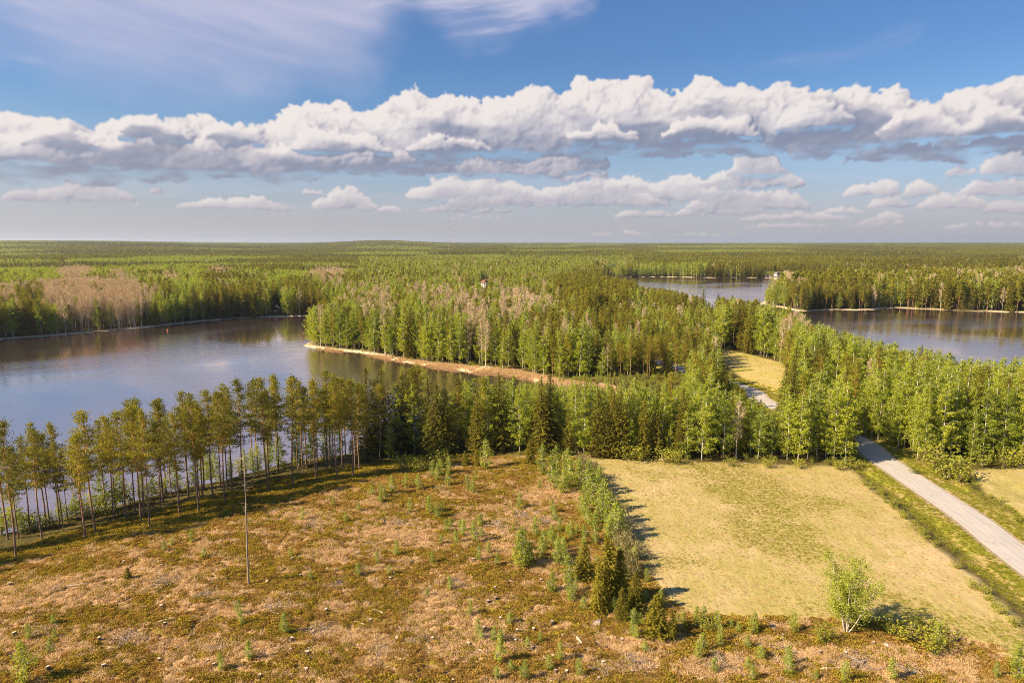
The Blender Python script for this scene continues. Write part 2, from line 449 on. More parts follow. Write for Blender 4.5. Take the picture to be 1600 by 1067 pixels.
    cloud(sky_px(-600, 240)[0], sky_px(640, 240)[0], topC, basC, 1.2, 200, 3.6, 0.4, 0.45, 3)
    for x0, x1, yt, yb, n_, bg in [(1385, 1500, 168, 214, 40, 1.0), (1225, 1330, 158, 196, 26, .9), (1040, 1180, 178, 214, 30, .9), (455, 600, 196, 240, 34, .9), (640, 760, 205, 238, 26, .8), (30, 150, 190, 232, 34, .8), (185, 290, 180, 222, 30, .9), (325, 410, 190, 226, 26, .8), (880, 990, 190, 222, 18, .8), (1500, 1620, 165, 205, 26, .9)]:
        small(x0, x1, yt, yb, n_, bg, 5.0, 3, 0.5)
    # fluffy edges: warp by turbulence
    def warp_idx(sc, amp, k):
        wx = (fbm(A / sc, E / sc * 1.2, k, 4) - 0.5) * amp; wy = (fbm(A / sc + 31, E / sc * 1.2 + 7, k + 1, 4) - 0.5) * amp
        return wx, wy
    w1x, w1y = warp_idx(1.3, 1.7, 0); w2x, w2y = warp_idx(0.3, 0.42, 3)
    sc_e = np.clip(E / 8.0, 0.25, 1)
    X = np.clip(((A + (w1x + w2x) * sc_e - AZ0) / ST).astype(int), 0, nw - 1); Y = np.clip(((E + (w1y * 0.8 + w2y) * sc_e - EL0) / ST).astype(int), 0, nh - 1)
    D2, AL2, BS2, TP2 = D[Y, X], AL[Y, X], BS[Y, X], TP[Y, X]
    def blur(a, n, it=2):
        for _ in range(it):
            for ax in (0, 1):
                pd = [(0, 0), (0, 0)]; pd[ax] = (n, n)
                c = np.cumsum(np.pad(a, pd, mode='edge'), axis=ax)
                z = np.zeros_like(np.take(c, [0], axis=ax)); c = np.concatenate([z, c], axis=ax)
                m = a.shape[ax]
                a = (np.take(c, np.arange(2 * n + 1, 2 * n + 1 + m), axis=ax) - np.take(c, np.arange(m), axis=ax)) / (2 * n + 1)
        return a
    has = (AL2 > 0.02)
    Dm = np.where(D2 < -90, 0, D2)
    # keep relief local to each cloud: subtract its own layer depth
    lay = np.where(Dm < -25, -30.0, np.where(Dm < -8, -12.0, 0.0)); Dm = np.where(has, Dm - lay, -1.0)
    sz = np.clip(E / 9.0, 0.35, 1.0)
    def billow(c, k): return 1 - np.abs(2 * vn(A / (c * 1.15) + 3.3 * k, E / c + 1.7 * k, k) - 1)
    wob = 0.5 * (fbm(A / 1.1, E / 1.1, 6, 3) - 0.5)
    def bl(c, k): return 1 - np.abs(2 * vn((A + wob) / (c * 1.2) + 3.3 * k, (E + wob) / c + 1.7 * k, k) - 1)
    Dm = Dm + has * sz * (0.30 * bl(0.95, 1) + 0.15 * bl(0.5, 2) + 0.08 * bl(0.26, 3) + 0.035 * bl(0.14, 4))
    Ds = blur(Dm, 1, 2); Dw = blur(Dm, 9, 2); Dx = blur(Dm, 24, 2)
    def shade(Z, k):
        gy, gx = np.gradient(Z, ST); nx, ny, nz = -gx * k, -gy * k, np.ones_like(gx)
        L = np.array([-0.62, 0.62, 0.48]); L /= np.linalg.norm(L)
        return (nx * L[0] + ny * L[1] + nz * L[2]) / np.sqrt(nx * nx + ny * ny + 1)
    sh = 0.46 * shade(Ds, 0.75) + 0.35 * shade(Dw, 1.0) + 0.23 * shade(Dx, 1.3)
    occ = np.clip((Ds - Dw) * 0.9, -0.5, 0.4)
    hf = np.clip((E - BS2) / np.maximum(TP2 - BS2, 0.4), 0, 1)
    lump = (fbm(A / 4.5, E / 1.3, 5, 4) - 0.5)
    s = 0.20 + 0.62 * sh + 0.26 * occ + 0.14 * sst(0.3, 1.0, hf)
    dark = 1 - sst(0.16, 0.60, hf + lump * 1.35)
    dark = np.maximum(dark, 0.8 * (1 - sst(0.02, 0.16, hf)))
    smallc = (D2 < -20)
    dark = np.where(smallc, dark * 0.45, dark)
    dark = dark * (0.72 + 0.5 * sst(0.35, 0.65, fbm(A / 7, E / 5, 1, 2)))
    s = s * (1 - 0.66 * np.clip(dark, 0, 1.15)) + 0.10 + (fbm(A / 0.6, E / 0.35, 2, 4) - 0.5) * 0.10
    s = blur(s, 1, 1)
    s = np.clip(s, 0, 1)
    c0 = np.array([0.215, 0.25, 0.36]); c1 = np.array([0.55, 0.52, 0.575]); c2 = np.array([0.86, 0.795, 0.765])
    s3 = s[..., None]
    lowt = sst(0.08, 0.50, s3); hit = sst(0.40, 0.98, s3)
    rgb = (c0 * (1 - lowt) + c1 * lowt) * (1 - hit) + c2 * hit
    # air between us and the far clouds
    air = np.clip(np.exp(-(E - 0.0) / 2.8), 0, 1)[..., None]
    airc = np.array([0.72, 0.58, 0.54])
    rgb = rgb * (1 - 0.60 * air) + airc * (0.60 * air)
    al = sst(0.12, 0.85, AL2) * sst(-0.05, 0.06, hf + 0.20 * (fbm(A / 1.6, E / 0.5, 3, 4) - 0.47))
    al = blur(al, 1, 1)
    al = al * (0.93 + 0.07 * sst(0.3, 0.7, hf))
    al = al * (1 - 0.5 * np.clip(np.exp(-(E - 0.2) / 0.9), 0, 1))
    al = np.where(smallc, al * 0.9, al)
    # flat, ragged base
    # high cirrus veils
    def rot(th): 
        c, q = math.cos(th), math.sin(th); return A * c + E * q, -A * q + E * c
    u, v = rot(math.radians(-9)); v = v + 1.6 * (fbm(A / 16, E / 9, 2, 2) - 0.5)
    st1 = fbm(u / 14, v / 2.6, 1, 5); st2 = fbm(u / 7 + 5, v / 0.7, 4, 4)
    def mask(px_poly, soft):
        P = [sky_px(a, b) for a, b in px_poly]
        wa = (fbm(A / 4, E / 3, 6, 3) - 0.5) * 5; we = (fbm(A / 4 + 9, E / 3, 7, 3) - 0.5) * 2.4
        out = np.zeros(A.shape); out[:] = sdf(P, A + wa, E + we)
        return sst(-soft, soft * 1.4, out)
    m1 = mask([(-900, -300), (640, -300), (600, 0), (590, 60), (560, 110), (480, 138), (360, 152), (240, 136), (120, 112), (30, 70), (-120, 30), (-900, -30)], 2.4)
    m2 = mask([(560, -120), (960, -160), (905, 12), (860, 24), (770, 60), (735, 66), (690, 40), (640, 26), (560, 6)], 1.2)
    m3 = mask([(-500, 20), (0, 84), (60, 95), (80, 104), (0, 96), (-500, 60)], 0.5)
    u2, v2 = rot(math.radians(9)); v2 = v2 + 2.0 * (fbm(A / 9, E / 6, 5, 2) - 0.5); st3 = fbm(u2 / 7, v2 / 1.1, 2, 5)
    m4 = mask([(1180, 90), (1420, 55), (1430, 66), (1200, 104)], 0.7)
    ci = m1 * (0.42 + 0.42 * sst(0.22, 0.78, 0.62 * st1 + 0.38 * st2)) * 0.85 + m2 * (0.25 + 0.65 * sst(0.3, 0.66, st3)) * 0.85 + m3 * 0.30 * sst(0.3, 0.6, st2) + m4 * 0.16 * sst(0.35, 0.6, st3)
    # thin haze veil in the low sky between the clouds
    veil = 0.14 * sst(9.0, 4.0, E) * sst(1.0, 4.0, E) * sst(0.35, 0.65, fbm(A / 9, E / 0.7, 3, 5))
    ci = np.clip(np.maximum(ci, veil), 0, 0.85)
    cic = np.array([0.66, 0.63, 0.77])
    a_out = al + ci * (1 - al)
    col = (rgb * al[..., None] + cic * (ci * (1 - al))[..., None]) / np.maximum(a_out, 1e-4)[..., None]
    px = np.concatenate([col, a_out[..., None]], -1).astype(np.float32)
    edge = sst(0, 60, np.minimum(np.arange(nw), nw - 1 - np.arange(nw)))
    px[..., 3] *= edge[None, :] * sst(0, 120, (nh - 1 - np.arange(nh)))[:, None]
    img = bpy.data.images.new('cloud_map', nw, nh, alpha=True, float_buffer=True)
    img.colorspace_settings.name = 'Non-Color'
    img.alpha_mode = 'CHANNEL_PACKED'
    img.pixels.foreach_set(px.ravel())
    img.update(); img.pack()

    w = bpy.data.worlds.new('World'); SC.world = w
    t = NT(w)
    sky = t.n('ShaderNodeTexSky', sky_type='NISHITA', sun_disc=False, sun_elevation=SUN_EL, sun_rotation=SUN_AZ, air_density=1.0, dust_density=1.2, ozone_density=1.6, altitude=80)
    tc = t.n('ShaderNodeTexCoord'); sp = t.n('ShaderNodeSeparateXYZ'); t.l(tc.outputs['Generated'], sp.inputs[0])
    x, y, z = sp.outputs
    az = t.math('MULTIPLY', t.math('ARCTAN2', x, y), 180 / math.pi); el = t.math('MULTIPLY', t.math('ARCSINE', z), 180 / math.pi)
    uu = t.math('DIVIDE', t.math('SUBTRACT', az, AZ0), AZ0 + nw * ST - AZ0); vv = t.math('DIVIDE', t.math('SUBTRACT', el, EL0), nh * ST)
    cb = t.n('ShaderNodeCombineXYZ'); t.l(uu, cb.inputs[0]); t.l(vv, cb.inputs[1])
    im = t.n('ShaderNodeTexImage', image=img, extension='CLIP', interpolation='Linear'); t.l(cb.outputs[0], im.inputs[0])
    # the photograph's deeper blue aloft, dusty rose-grey air by the horizon
    g = t.mapr(el, -0.5, 24.0)
    tint = t.ramp(g, [(0.0, (1.0, 1.0, 1.45)), (0.06, (0.98, 1.0, 1.35)), (0.16, (0.80, 0.94, 1.22)), (0.32, (0.70, 0.92, 1.14)), (0.6, (0.52, 0.80, 1.12)), (1.0, (0.56, 0.84, 1.22))])
    skyc = t.mix(1.0, sky.outputs[0], tint, 'MULTIPLY')
    hz = t.ramp(t.mapr(el, -2.0, 14.0), [(0.0, 0.9), (0.14, 0.88), (0.28, 0.58), (0.45, 0.22), (0.8, 0.0)])
    skyc = t.mix(hz, skyc, (4.35, 4.15, 4.3))
    b1 = t.n('ShaderNodeBackground'); b1.inputs[1].default_value = 0.053; t.l(skyc, b1.inputs[0])
    b2 = t.n('ShaderNodeBackground'); b2.inputs[1].default_value = 0.48; t.l(im.outputs[0], b2.inputs[0])
    mx = t.n('ShaderNodeMixShader'); t.l(im.outputs[1], mx.inputs[0]); t.l(b1.outputs[0], mx.inputs[1]); t.l(b2.outputs[0], mx.inputs[2])
    out = t.n('ShaderNodeOutputWorld'); t.l(mx.outputs[0], out.inputs[0])
build_sky()

# ------------------------------------------------------------------ the ground
def build_ground():
    fa = np.concatenate([np.linspace(-180, -62, 60, endpoint=False), np.linspace(-62, -41, 70, endpoint=False), np.linspace(-41, 41, 860), np.linspace(41, 62, 70)[1:], np.linspace(62, 180, 60)[1:]])
    rr = [0.0, 8, 16, 24, 32, 40, 47, 53]
    r = 58.0
    while r < 34000:
        rr.append(r)
        r += max(0.42, r * 0.0052) if r < 420 else r * (0.0085 if r < 2500 else 0.016)
    rr = np.array(rr); a = np.radians(fa)
    X = rr[:, None] * np.sin(a)[None, :]; Y = rr[:, None] * np.cos(a)[None, :]
    x, y = X.ravel(), Y.ravel()
    z, s, rd, c = height(x, y, full=True)
    n, k = len(rr), len(fa)
    i = np.arange(n - 1)[:, None] * k; j = np.arange(k - 1)[None, :]
    Q = np.stack([i + j, i + j + 1, i + k + j + 1, i + k + j], -1).reshape(-1, 4)[:, ::-1]
    m = bpy.data.materials.new('ground_cover')
    me = mesh_np('ground', np.stack([x, y, z], 1), Q, [m], None, True)
    fld = np.maximum(sst(-1.2, 0.8, sdf(FIELD, x, y) + (fbm(x / 4, y / 4, 1, 3) - 0.5) * 3), sst(-1.2, 0.8, sdf(FIELD2, x, y) + (fbm(x / 4, y / 4, 1, 3) - 0.5) * 3))
    mea = sst(-1.5, 1.5, sdf(MEADOW, x, y))
    reed = sst(-2.5, 1.0, sdf(REED, x, y) + (fbm(x / 6, y / 6, 2, 3) - 0.5) * 6)
    d = np.hypot(x, y)
    shore_reed = (s > -0.5) * (1 - sst(2.5, 6, s)) * (d > 250) * sst(0.38, 0.55, fbm(x / 45, y / 45, 3, 2) + 0.12)
    reed = np.maximum(reed, shore_reed)
    verge = 1 - sst(RHW + 3.2, RHW + 7.0, rd + (fbm(x / 3, y / 3, 3, 3) - 0.5) * 4)
    gravel = 1 - sst(RHW + 0.25, RHW + 0.95, rd + (fbm(x / 1.5, y / 1.5, 3, 2) - 0.5) * 0.8)
    clr = c
    for nm, ch in (('zone_a', (clr, fld, verge)), ('zone_b', (reed, mea, gravel)), ('zone_c', (patches(STRAW_AT, x, y), patches(LITTER_AT, x, y), 0 * x))):
        at_ = me.color_attributes.new(nm, 'FLOAT_COLOR', 'POINT')
        arr = np.ones((len(x), 4), np.float32)
        for q in range(3): arr[:, q] = ch[q]
        at_.data.foreach_set('color', arr.ravel())
    o = bpy.data.objects.new('ground', me); CO.objects.link(o); tag(o, kind='structure')
    t = NT(m)
    geo = t.n('ShaderNodeNewGeometry'); P = geo.outputs['Position']
    A = t.n('ShaderNodeVertexColor', layer_name='zone_a'); B = t.n('ShaderNodeVertexColor', layer_name='zone_b')
    Cc = t.n('ShaderNodeVertexColor', layer_name='zone_c'); sc_ = t.n('ShaderNodeSeparateColor'); t.l(Cc.outputs[0], sc_.inputs[0])
    sa = t.n('ShaderNodeSeparateColor'); t.l(A.outputs[0], sa.inputs[0]); sb = t.n('ShaderNodeSeparateColor'); t.l(B.outputs[0], sb.inputs[0])
    def mapped(sx, sy, rot):
        mp = t.n('ShaderNodeMapping'); mp.inputs['Scale'].default_value = (sx, sy, 1); mp.inputs['Rotation'].default_value = (0, 0, math.radians(rot))
        t.l(P, mp.inputs[0]); return mp.outputs[0]
    n_big = t.noise(P, 0.035, 4, 0.6); n_mid = t.noise(P, 0.16, 5, 0.65, 0.6); n_sm = t.noise(P, 0.9, 5, 0.7, 0.4); n_fine = t.noise(P, 4.5, 4, 0.7)
    # cut-over heath: brown heather, olive moss, straw, litter
    brown = t.mix(t.mapr(n_fine, 0.3, 0.7), (0.12, 0.068, 0.018), (0.42, 0.255, 0.085))
    olive = t.mix(t.mapr(n_fine, 0.3, 0.7), (0.11, 0.085, 0.010), (0.40, 0.30, 0.045))
    straw = t.mix(t.mapr(n_fine, 0.3, 0.7), (0.38, 0.23, 0.105), (0.72, 0.48, 0.27))
    heath = t.mix(t.mapr(n_sm, 0.44, 0.56), brown, olive)
    streak = t.noise(mapped(0.55, 1.2, -14), 0.55, 8, 0.74, 0.3)
    strawf = t.math('ADD', t.math('ADD', streak, t.math('MULTIPLY', sc_.outputs[0], 0.16)), t.math('MULTIPLY', t.math('SUBTRACT', n_big, 0.5), 0.9))
    heath = t.mix(t.mapr(strawf, 0.50, 0.60, 0.0, 0.9), heath, straw)
    litter = t.mix(n_fine, (0.16, 0.11, 0.085), (0.36, 0.25, 0.19))
    heath = t.mix(t.mapr(t.math('ADD', t.noise(P, 0.33, 3, 0.5, 1.0), t.math('MULTIPLY', sc_.outputs[1], 0.22)), 0.62, 0.70), heath, litter)
    # floor under the trees
    moss = t.mix(t.mapr(n_mid, 0.35, 0.65), (0.055, 0.050, 0.014), (0.15, 0.11, 0.035))
    moss = t.mix(t.mapr(n_sm, 0.5, 0.7), moss, (0.12, 0.12, 0.02))
    dist = t.math('DIVIDE', t.n('ShaderNodeCameraData').outputs['View Distance'], 1.0) if False else None
    # hay field: straw with new grass coming in streaks
    fs = t.noise(mapped(1.0, 0.28, -32), 0.55, 5, 0.7, 0.3); fsf = t.noise(mapped(1.0, 0.22, -32), 3.0, 4, 0.75, 0.6)
    gf = t.math('ADD', t.math('ADD', t.math('MULTIPLY', n_big, 0.40), t.math('MULTIPLY', t.noise(P, 0.11, 4, 0.6, 0.8), 0.38)), t.math('ADD', t.math('MULTIPLY', fs, 0.5), t.math('MULTIPLY', fsf, 0.62)))
    hay = t.mix(t.mapr(fsf, 0.3, 0.7), (0.36, 0.255, 0.125), (0.68, 0.515, 0.32))
    newg = t.mix(t.mapr(fsf, 0.3, 0.7), (0.18, 0.170, 0.03), (0.48, 0.39, 0.13))
    field = t.mix(t.mapr(gf, 0.74, 1.02, 0.0, 0.92), hay, newg)
    mead = t.mix(t.mapr(gf, 0.86, 1.08), (0.60, 0.43, 0.18), (0.34, 0.32, 0.055))
    vg = t.mix(t.mapr(n_sm, 0.4, 0.6), (0.20, 0.215, 0.018), (0.38, 0.34, 0.05))
    vg = t.mix(t.mapr(n_mid, 0.46, 0.60), vg, (0.46, 0.33, 0.14))
    rd = t.mix(t.mapr(t.noise(mapped(1, 0.3, 10), 0.8, 4, 0.7), 0.35, 0.65), (0.56, 0.44, 0.28), (0.82, 0.67, 0.47))
    grv = t.mix(n_fine, (0.28, 0.21, 0.15), (0.46, 0.37, 0.28))
    col = t.mix(sa.outputs[0], moss, heath)
    col = t.mix(sa.outputs[1], col, field)
    col = t.mix(sb.outputs[1], col, mead)
    col = t.mix(sa.outputs[2], col, vg)
    col = t.mix(sb.outputs[0], col, rd)
    col = t.mix(sb.outputs[2], col, grv)
    p = t.n('ShaderNodeBsdfPrincipled'); p.inputs['Roughness'].default_value = 0.95; p.inputs['Specular IOR Level'].default_value = 0.1
    t.l(col, p.inputs['Base Color'])
    h = t.math('ADD', t.math('MULTIPLY', n_fine, 0.34), t.math('MULTIPLY', n_sm, 1.2))
    hf = t.math('MULTIPLY', h, t.math('SUBTRACT', 1.15, sa.outputs[1]))
    hf = t.math('ADD', hf, t.math('MULTIPLY', fsf, 0.10))
    b = t.n('ShaderNodeBump'); b.inputs['Strength'].default_value = 0.8; b.inputs['Distance'].default_value = 0.55
    t.l(hf, b.inputs['Height']); t.l(b.outputs[0], p.inputs['Normal'])
    out = t.n('ShaderNodeOutputMaterial'); t.l(p.outputs[0], out.inputs[0])
build_ground()

def build_lakes():
    m = bpy.data.materials.new('lake_water'); t = NT(m)
    geo = t.n('ShaderNodeNewGeometry')
    mp = t.n('ShaderNodeMapping'); mp.inputs['Scale'].default_value = (1.0, 0.45, 1); mp.inputs['Rotation'].default_value = (0, 0, math.radians(-24)); t.l(geo.outputs['Position'], mp.inputs[0])
    n1 = t.noise(mp.outputs[0], 0.50, 3, 0.55, 0.3); n2 = t.noise(mp.outputs[0], 2.1, 2, 0.5)
    calm = t.noise(geo.outputs['Position'], 0.010, 3, 0.55, 0.8)
    amp = t.mapr(calm, 0.40, 0.60, 0.15, 1.25)
    h = t.math('MULTIPLY', t.math('ADD', t.math('MULTIPLY', n1, 1.0), t.math('MULTIPLY', n2, 0.20)), amp)
    b = t.n('ShaderNodeBump'); b.inputs['Strength'].default_value = 1.0; b.inputs['Distance'].default_value = 0.09
    t.l(h, b.inputs['Height'])
    deep = t.n('ShaderNodeBsdfDiffuse'); deep.inputs[0].default_value = (0.085, 0.058, 0.055, 1)
    gl = t.n('ShaderNodeBsdfGlossy'); gl.inputs['Roughness'].default_value = 0.14; gl.inputs[0].default_value = (0.98, 0.87, 0.83, 1); t.l(b.outputs[0], gl.inputs['Normal']); t.l(t.mapr(calm, 0.40, 0.60, 0.07, 0.17), gl.inputs['Roughness'])
    lw = t.n('ShaderNodeLayerWeight'); t.l(b.outputs[0], lw.inputs['Normal'])
    fr = t.ramp(lw.outputs['Facing'], [(0.0, 0.04), (0.45, 0.22), (0.70, 0.62), (0.85, 0.82), (1.0, 0.97)])
    p = t.n('ShaderNodeMixShader'); t.l(fr, p.inputs[0]); t.l(deep.outputs[0], p.inputs[1]); t.l(gl.outputs[0], p.inputs[2])
    out = t.n('ShaderNodeOutputMaterial'); t.l(p.outputs[0], out.inputs[0])
    for nm, poly in (('lake', WEST), ('lake', EAST)):
        xs = [q[0] for q in poly]; ys = [q[1] for q in poly]
        x0, x1, y0, y1 = min(xs) - 8, max(xs) + 8, min(ys) - 8, max(ys) + 8
        g = 24
        gx, gy = np.meshgrid(np.linspace(x0, x1, g), np.linspace(y0, y1, g))
        V = np.stack([gx.ravel(), gy.ravel(), np.full(g * g, LAKE)], 1)
        i = np.arange(g - 1)[:, None] * g; j = np.arange(g - 1)[None, :]
        Q = np.stack([i + j, i + j + 1, i + g + j + 1, i + g + j], -1).reshape(-1, 4)
        o = bpy.data.objects.new(nm, mesh_np(nm, V, Q, [m])); CO.objects.link(o); tag(o, kind='structure')
build_lakes()

def strip(name, mat, off0, off1, dz, step_pts=None, kind='structure'):
    P = step_pts or ROADC
    V = []; Q = []
    n = len(P)
    L = [np.array(p) for p in P]
    offs = np.linspace(off0, off1, 5)
    for i, p in enumerate(L):
        tg = L[min(i + 1, n - 1)] - L[max(i - 1, 0)]; tg /= np.linalg.norm(tg); nn = np.array([tg[1], -tg[0]])
        for o_ in offs:
            q = p + nn * o_
            V.append((q[0], q[1], 0.0))
    V = np.array(V)
    d = segdist([tuple(p) for p in L], V[:, 0], V[:, 1], closed=False)
    hh = height(V[:, 0], V[:, 1])
    # the road rides on its bed
    k5 = hh.reshape(-1, 5); cen = k5.max(axis=1) + 0.06
    ker = np.ones(5) / 5; cen = np.convolve(np.pad(cen, 2, mode='edge'), ker, 'valid')
    across = np.tile(offs / RHW, n)
    V[:, 2] = np.maximum(np.repeat(cen, 5), hh + 0.03) + dz + 0.05 * (1 - (d / RHW) ** 2)
    i = np.arange(n - 1)[:, None] * 5; j = np.arange(4)[None, :]
    Q = np.stack([i + j, i + j + 1, i + 5 + j + 1, i + 5 + j], -1).reshape(-1, 4)
    o = bpy.data.objects.new(name, mesh_np(name, V, Q, [mat], None, True)); CO.objects.link(o); tag(o, kind=kind)
    ca = o.data.color_attributes.new('across', 'FLOAT_COLOR', 'POINT'); arr = np.ones((len(V), 4), np.float32); arr[:, 0] = across * 0.5 + 0.5; ca.data.foreach_set('color', arr.ravel())
    return o

def build_road():
    m = bpy.data.materials.new('worn_asphalt'); t = NT(m)
    geo = t.n('ShaderNodeNewGeometry'); P = geo.outputs['Position']
    mp = t.n('ShaderNodeMapping'); mp.inputs['Scale'].default_value = (1, 0.12, 1); mp.inputs['Rotation'].default_value = (0, 0, math.radians(-6)); t.l(P, mp.inputs[0])
    f = t.math('ADD', t.math('MULTIPLY', t.noise(mp.outputs[0], 1.1, 4, 0.6), 0.6), t.math('MULTIPLY', t.noise(P, 7, 4, 0.7), 0.4))
    col = t.mix(t.mapr(f, 0.35, 0.65), (0.34, 0.305, 0.28), (0.48, 0.435, 0.40))
    col = t.mix(t.mapr(t.noise(P, 0.45, 4, 0.7, 1.5), 0.60, 0.66, 0, 0.4), col, (0.20, 0.17, 0.15))
    av = t.n('ShaderNodeVertexColor', layer_name='across'); sx = t.n('ShaderNodeSeparateColor'); t.l(av.outputs[0], sx.inputs[0])
    wob = t.math('MULTIPLY', t.math('SUBTRACT', t.noise(P, 0.25, 3, 0.6), 0.5), 0.07)
    u = t.math('ADD', sx.outputs[0], wob)
    trk = t.ramp(u, [(0.0, 0.0), (0.10, 0.15), (0.21, 1.0), (0.30, 0.25), (0.40, 1.0), (0.5, 0.1), (0.60, 1.0), (0.70, 0.25), (0.79, 1.0), (0.90, 0.15), (1.0, 0.0)])
    col = t.mix(t.math('MULTIPLY', trk, 0.30), col, (0.56, 0.52, 0.48))
    edg = t.math('ADD', t.math('MULTIPLY', t.math('ABSOLUTE', t.math('SUBTRACT', u, 0.5)), 2.0), t.math('MULTIPLY', t.math('SUBTRACT', t.noise(P, 1.6, 4, 0.7), 0.5), 0.22))
    col = t.mix(t.mapr(edg, 0.90, 0.99, 0, 0.85), col, (0.44, 0.32, 0.20))
    crk = t.noise(P, 1.3, 6, 0.85, 3.0)
    col = t.mix(t.mapr(t.math('ABSOLUTE', t.math('SUBTRACT', crk, 0.5)), 0.0, 0.012, 0.35, 0.0), col, (0.10, 0.085, 0.07))
    p = t.n('ShaderNodeBsdfPrincipled'); p.inputs['Roughness'].default_value = 0.9; t.l(col, p.inputs['Base Color'])
    out = t.n('ShaderNodeOutputMaterial'); t.l(p.outputs[0], out.inputs[0])
    strip('road', m, -RHW, RHW, 0.0)
    pm = plain_mat('faded_paint', (0.70, 0.66, 0.58), (0.42, 0.36, 0.30), 3.0)
    near = ROADC[-70:]
    strip('road_edge_line', pm, -RHW + 0.22, -RHW + 0.34, 0.02, near)
    strip('road_edge_line', pm, RHW - 0.34, RHW - 0.22, 0.02, near)
build_road()

# ------------------------------------------------------------------ plants: materials
M = {}
M['pine_needles'] = leaf_mat('pine_needles', (0.145, 0.155, 0.014), (0.380, 0.350, 0.034), 0.38)
M['spruce_needles'] = leaf_mat('spruce_needles', (0.080, 0.085, 0.010), (0.270, 0.225, 0.018), 0.28)
M['young_spruce_needles'] = leaf_mat('young_spruce_needles', (0.13, 0.12, 0.010), (0.31, 0.26, 0.020), 0.3)
M['thicket_twigs'] = leaf_mat('thicket_twigs', (0.20, 0.17, 0.075), (0.36, 0.31, 0.12), 0.3, island=0.6)
M['birch_leaves'] = leaf_mat('birch_leaves', (0.225, 0.290, 0.024), (0.51, 0.535, 0.055), 0.50, (1.2, 1.15, 0.6))
M['young_leaves'] = leaf_mat('young_leaves', (0.24, 0.30, 0.030), (0.45, 0.48, 0.065), 0.42, (1.2, 1.15, 0.6))
M['willow_leaves'] = leaf_mat('willow_leaves', (0.20, 0.23, 0.022), (0.44, 0.42, 0.05), 0.4, (1.2, 1.15, 0.6))
M['grey_twigs'] = leaf_mat('grey_twigs', (0.44, 0.315, 0.19), (0.74, 0.57, 0.37), 0.2, island=0.5)
M['heather'] = leaf_mat('heather_sprigs', (0.23, 0.135, 0.026), (0.54, 0.350, 0.090), 0.3, island=0.3)
M['moss'] = leaf_mat('olive_sprigs', (0.18, 0.140, 0.012), (0.54, 0.41, 0.045), 0.3, island=0.3)
M['straw'] = leaf_mat('dry_straw', (0.54, 0.37, 0.18), (0.82, 0.61, 0.36), 0.4, (1, 1, 0.9), island=0.3)
M['grass'] = leaf_mat('fresh_grass', (0.22, 0.235, 0.02), (0.44, 0.40, 0.06), 0.45, island=0.3)
M['spruce_bark'] = plain_mat('spruce_bark', (0.085, 0.060, 0.042), (0.19, 0.135, 0.095), 5, stretch=(1, 1, 0.2))
M['grey_bark'] = plain_mat('aspen_bark', (0.42, 0.36, 0.27), (0.62, 0.54, 0.42), 3, stretch=(1, 1, 0.4))
M['dead_wood'] = plain_mat('weathered_wood', (0.20, 0.145, 0.105), (0.46, 0.37, 0.29), 4, stretch=(1, 1, 0.25))
M['cut_wood'] = plain_mat('cut_wood', (0.42, 0.30, 0.19), (0.66, 0.52, 0.38), 8)
M['stone'] = plain_mat('granite', (0.20, 0.155, 0.135), (0.52, 0.43, 0.38), 2.2, bump=0.5)

def pine_bark():
    m = bpy.data.materials.new('pine_bark'); t = NT(m)
    tc = t.n('ShaderNodeTexCoord'); sp = t.n('ShaderNodeSeparateXYZ'); t.l(tc.outputs['Object'], sp.inputs[0])
    mp = t.n('ShaderNodeMapping'); mp.inputs['Scale'].default_value = (1, 1, 0.25); t.l(tc.outputs['Object'], mp.inputs[0])
    nz = t.noise(mp.outputs[0], 3.5, 4, 0.7)
    low = t.mix(nz, (0.10, 0.062, 0.042), (0.30, 0.190, 0.125)); up = t.mix(nz, (0.34, 0.150, 0.052), (0.60, 0.300, 0.120))
    f = t.mapr(t.math('ADD', sp.outputs[2], t.math('MULTIPLY', nz, 3)), 4.5, 10.5)
    p = t.n('ShaderNodeBsdfPrincipled'); p.inputs['Roughness'].default_value = 0.85; t.l(t.mix(f, low, up), p.inputs['Base Color'])
    out = t.n('ShaderNodeOutputMaterial'); t.l(p.outputs[0], out.inputs[0]); return m
M['pine_bark'] = pine_bark()

def birch_bark():
    m = bpy.data.materials.new('birch_bark'); t = NT(m)
    tc = t.n('ShaderNodeTexCoord'); sp = t.n('ShaderNodeSeparateXYZ'); t.l(tc.outputs['Object'], sp.inputs[0])
    mp = t.n('ShaderNodeMapping'); mp.inputs['Scale'].default_value = (1.2, 1.2, 3.0); t.l(tc.outputs['Object'], mp.inputs[0])
    nz = t.noise(mp.outputs[0], 1.8, 4, 0.7)
    f = t.mapr(nz, 0.54, 0.60); lowd = t.mapr(sp.outputs[2], 0.2, 1.8, 0.75, 0.0)
    col = t.mix(f, (0.60, 0.54, 0.44), (0.13, 0.10, 0.08)); col = t.mix(lowd, col, (0.10, 0.075, 0.055))
    p = t.n('ShaderNodeBsdfPrincipled'); p.inputs['Roughness'].default_value = 0.7; t.l(col, p.inputs['Base Color'])
    out = t.n('ShaderNodeOutputMaterial'); t.l(p.outputs[0], out.inputs[0]); return m
M['birch_bark'] = birch_bark()

# ------------------------------------------------------------------ plants: shapes. Each returns (trunk builder, crown builder) at a unit height h
def spine(h, rs, lean=0.02, n=9):
    z = np.linspace(0, 1, n); a = rs.rand() * 6.28; b = rs.rand() * 6.28
    bend = lean * h * (z ** 1.6); wob = 0.006 * h * np.sin(z * 7 + b)
    return np.stack([np.cos(a) * bend + np.cos(b) * wob, np.sin(a) * bend + np.sin(b) * wob, z * h], 1)

def on_spine(S, z):
    return np.array([np.interp(z, S[:, 2], S[:, 0]), np.interp(z, S[:, 2], S[:, 1]), z])

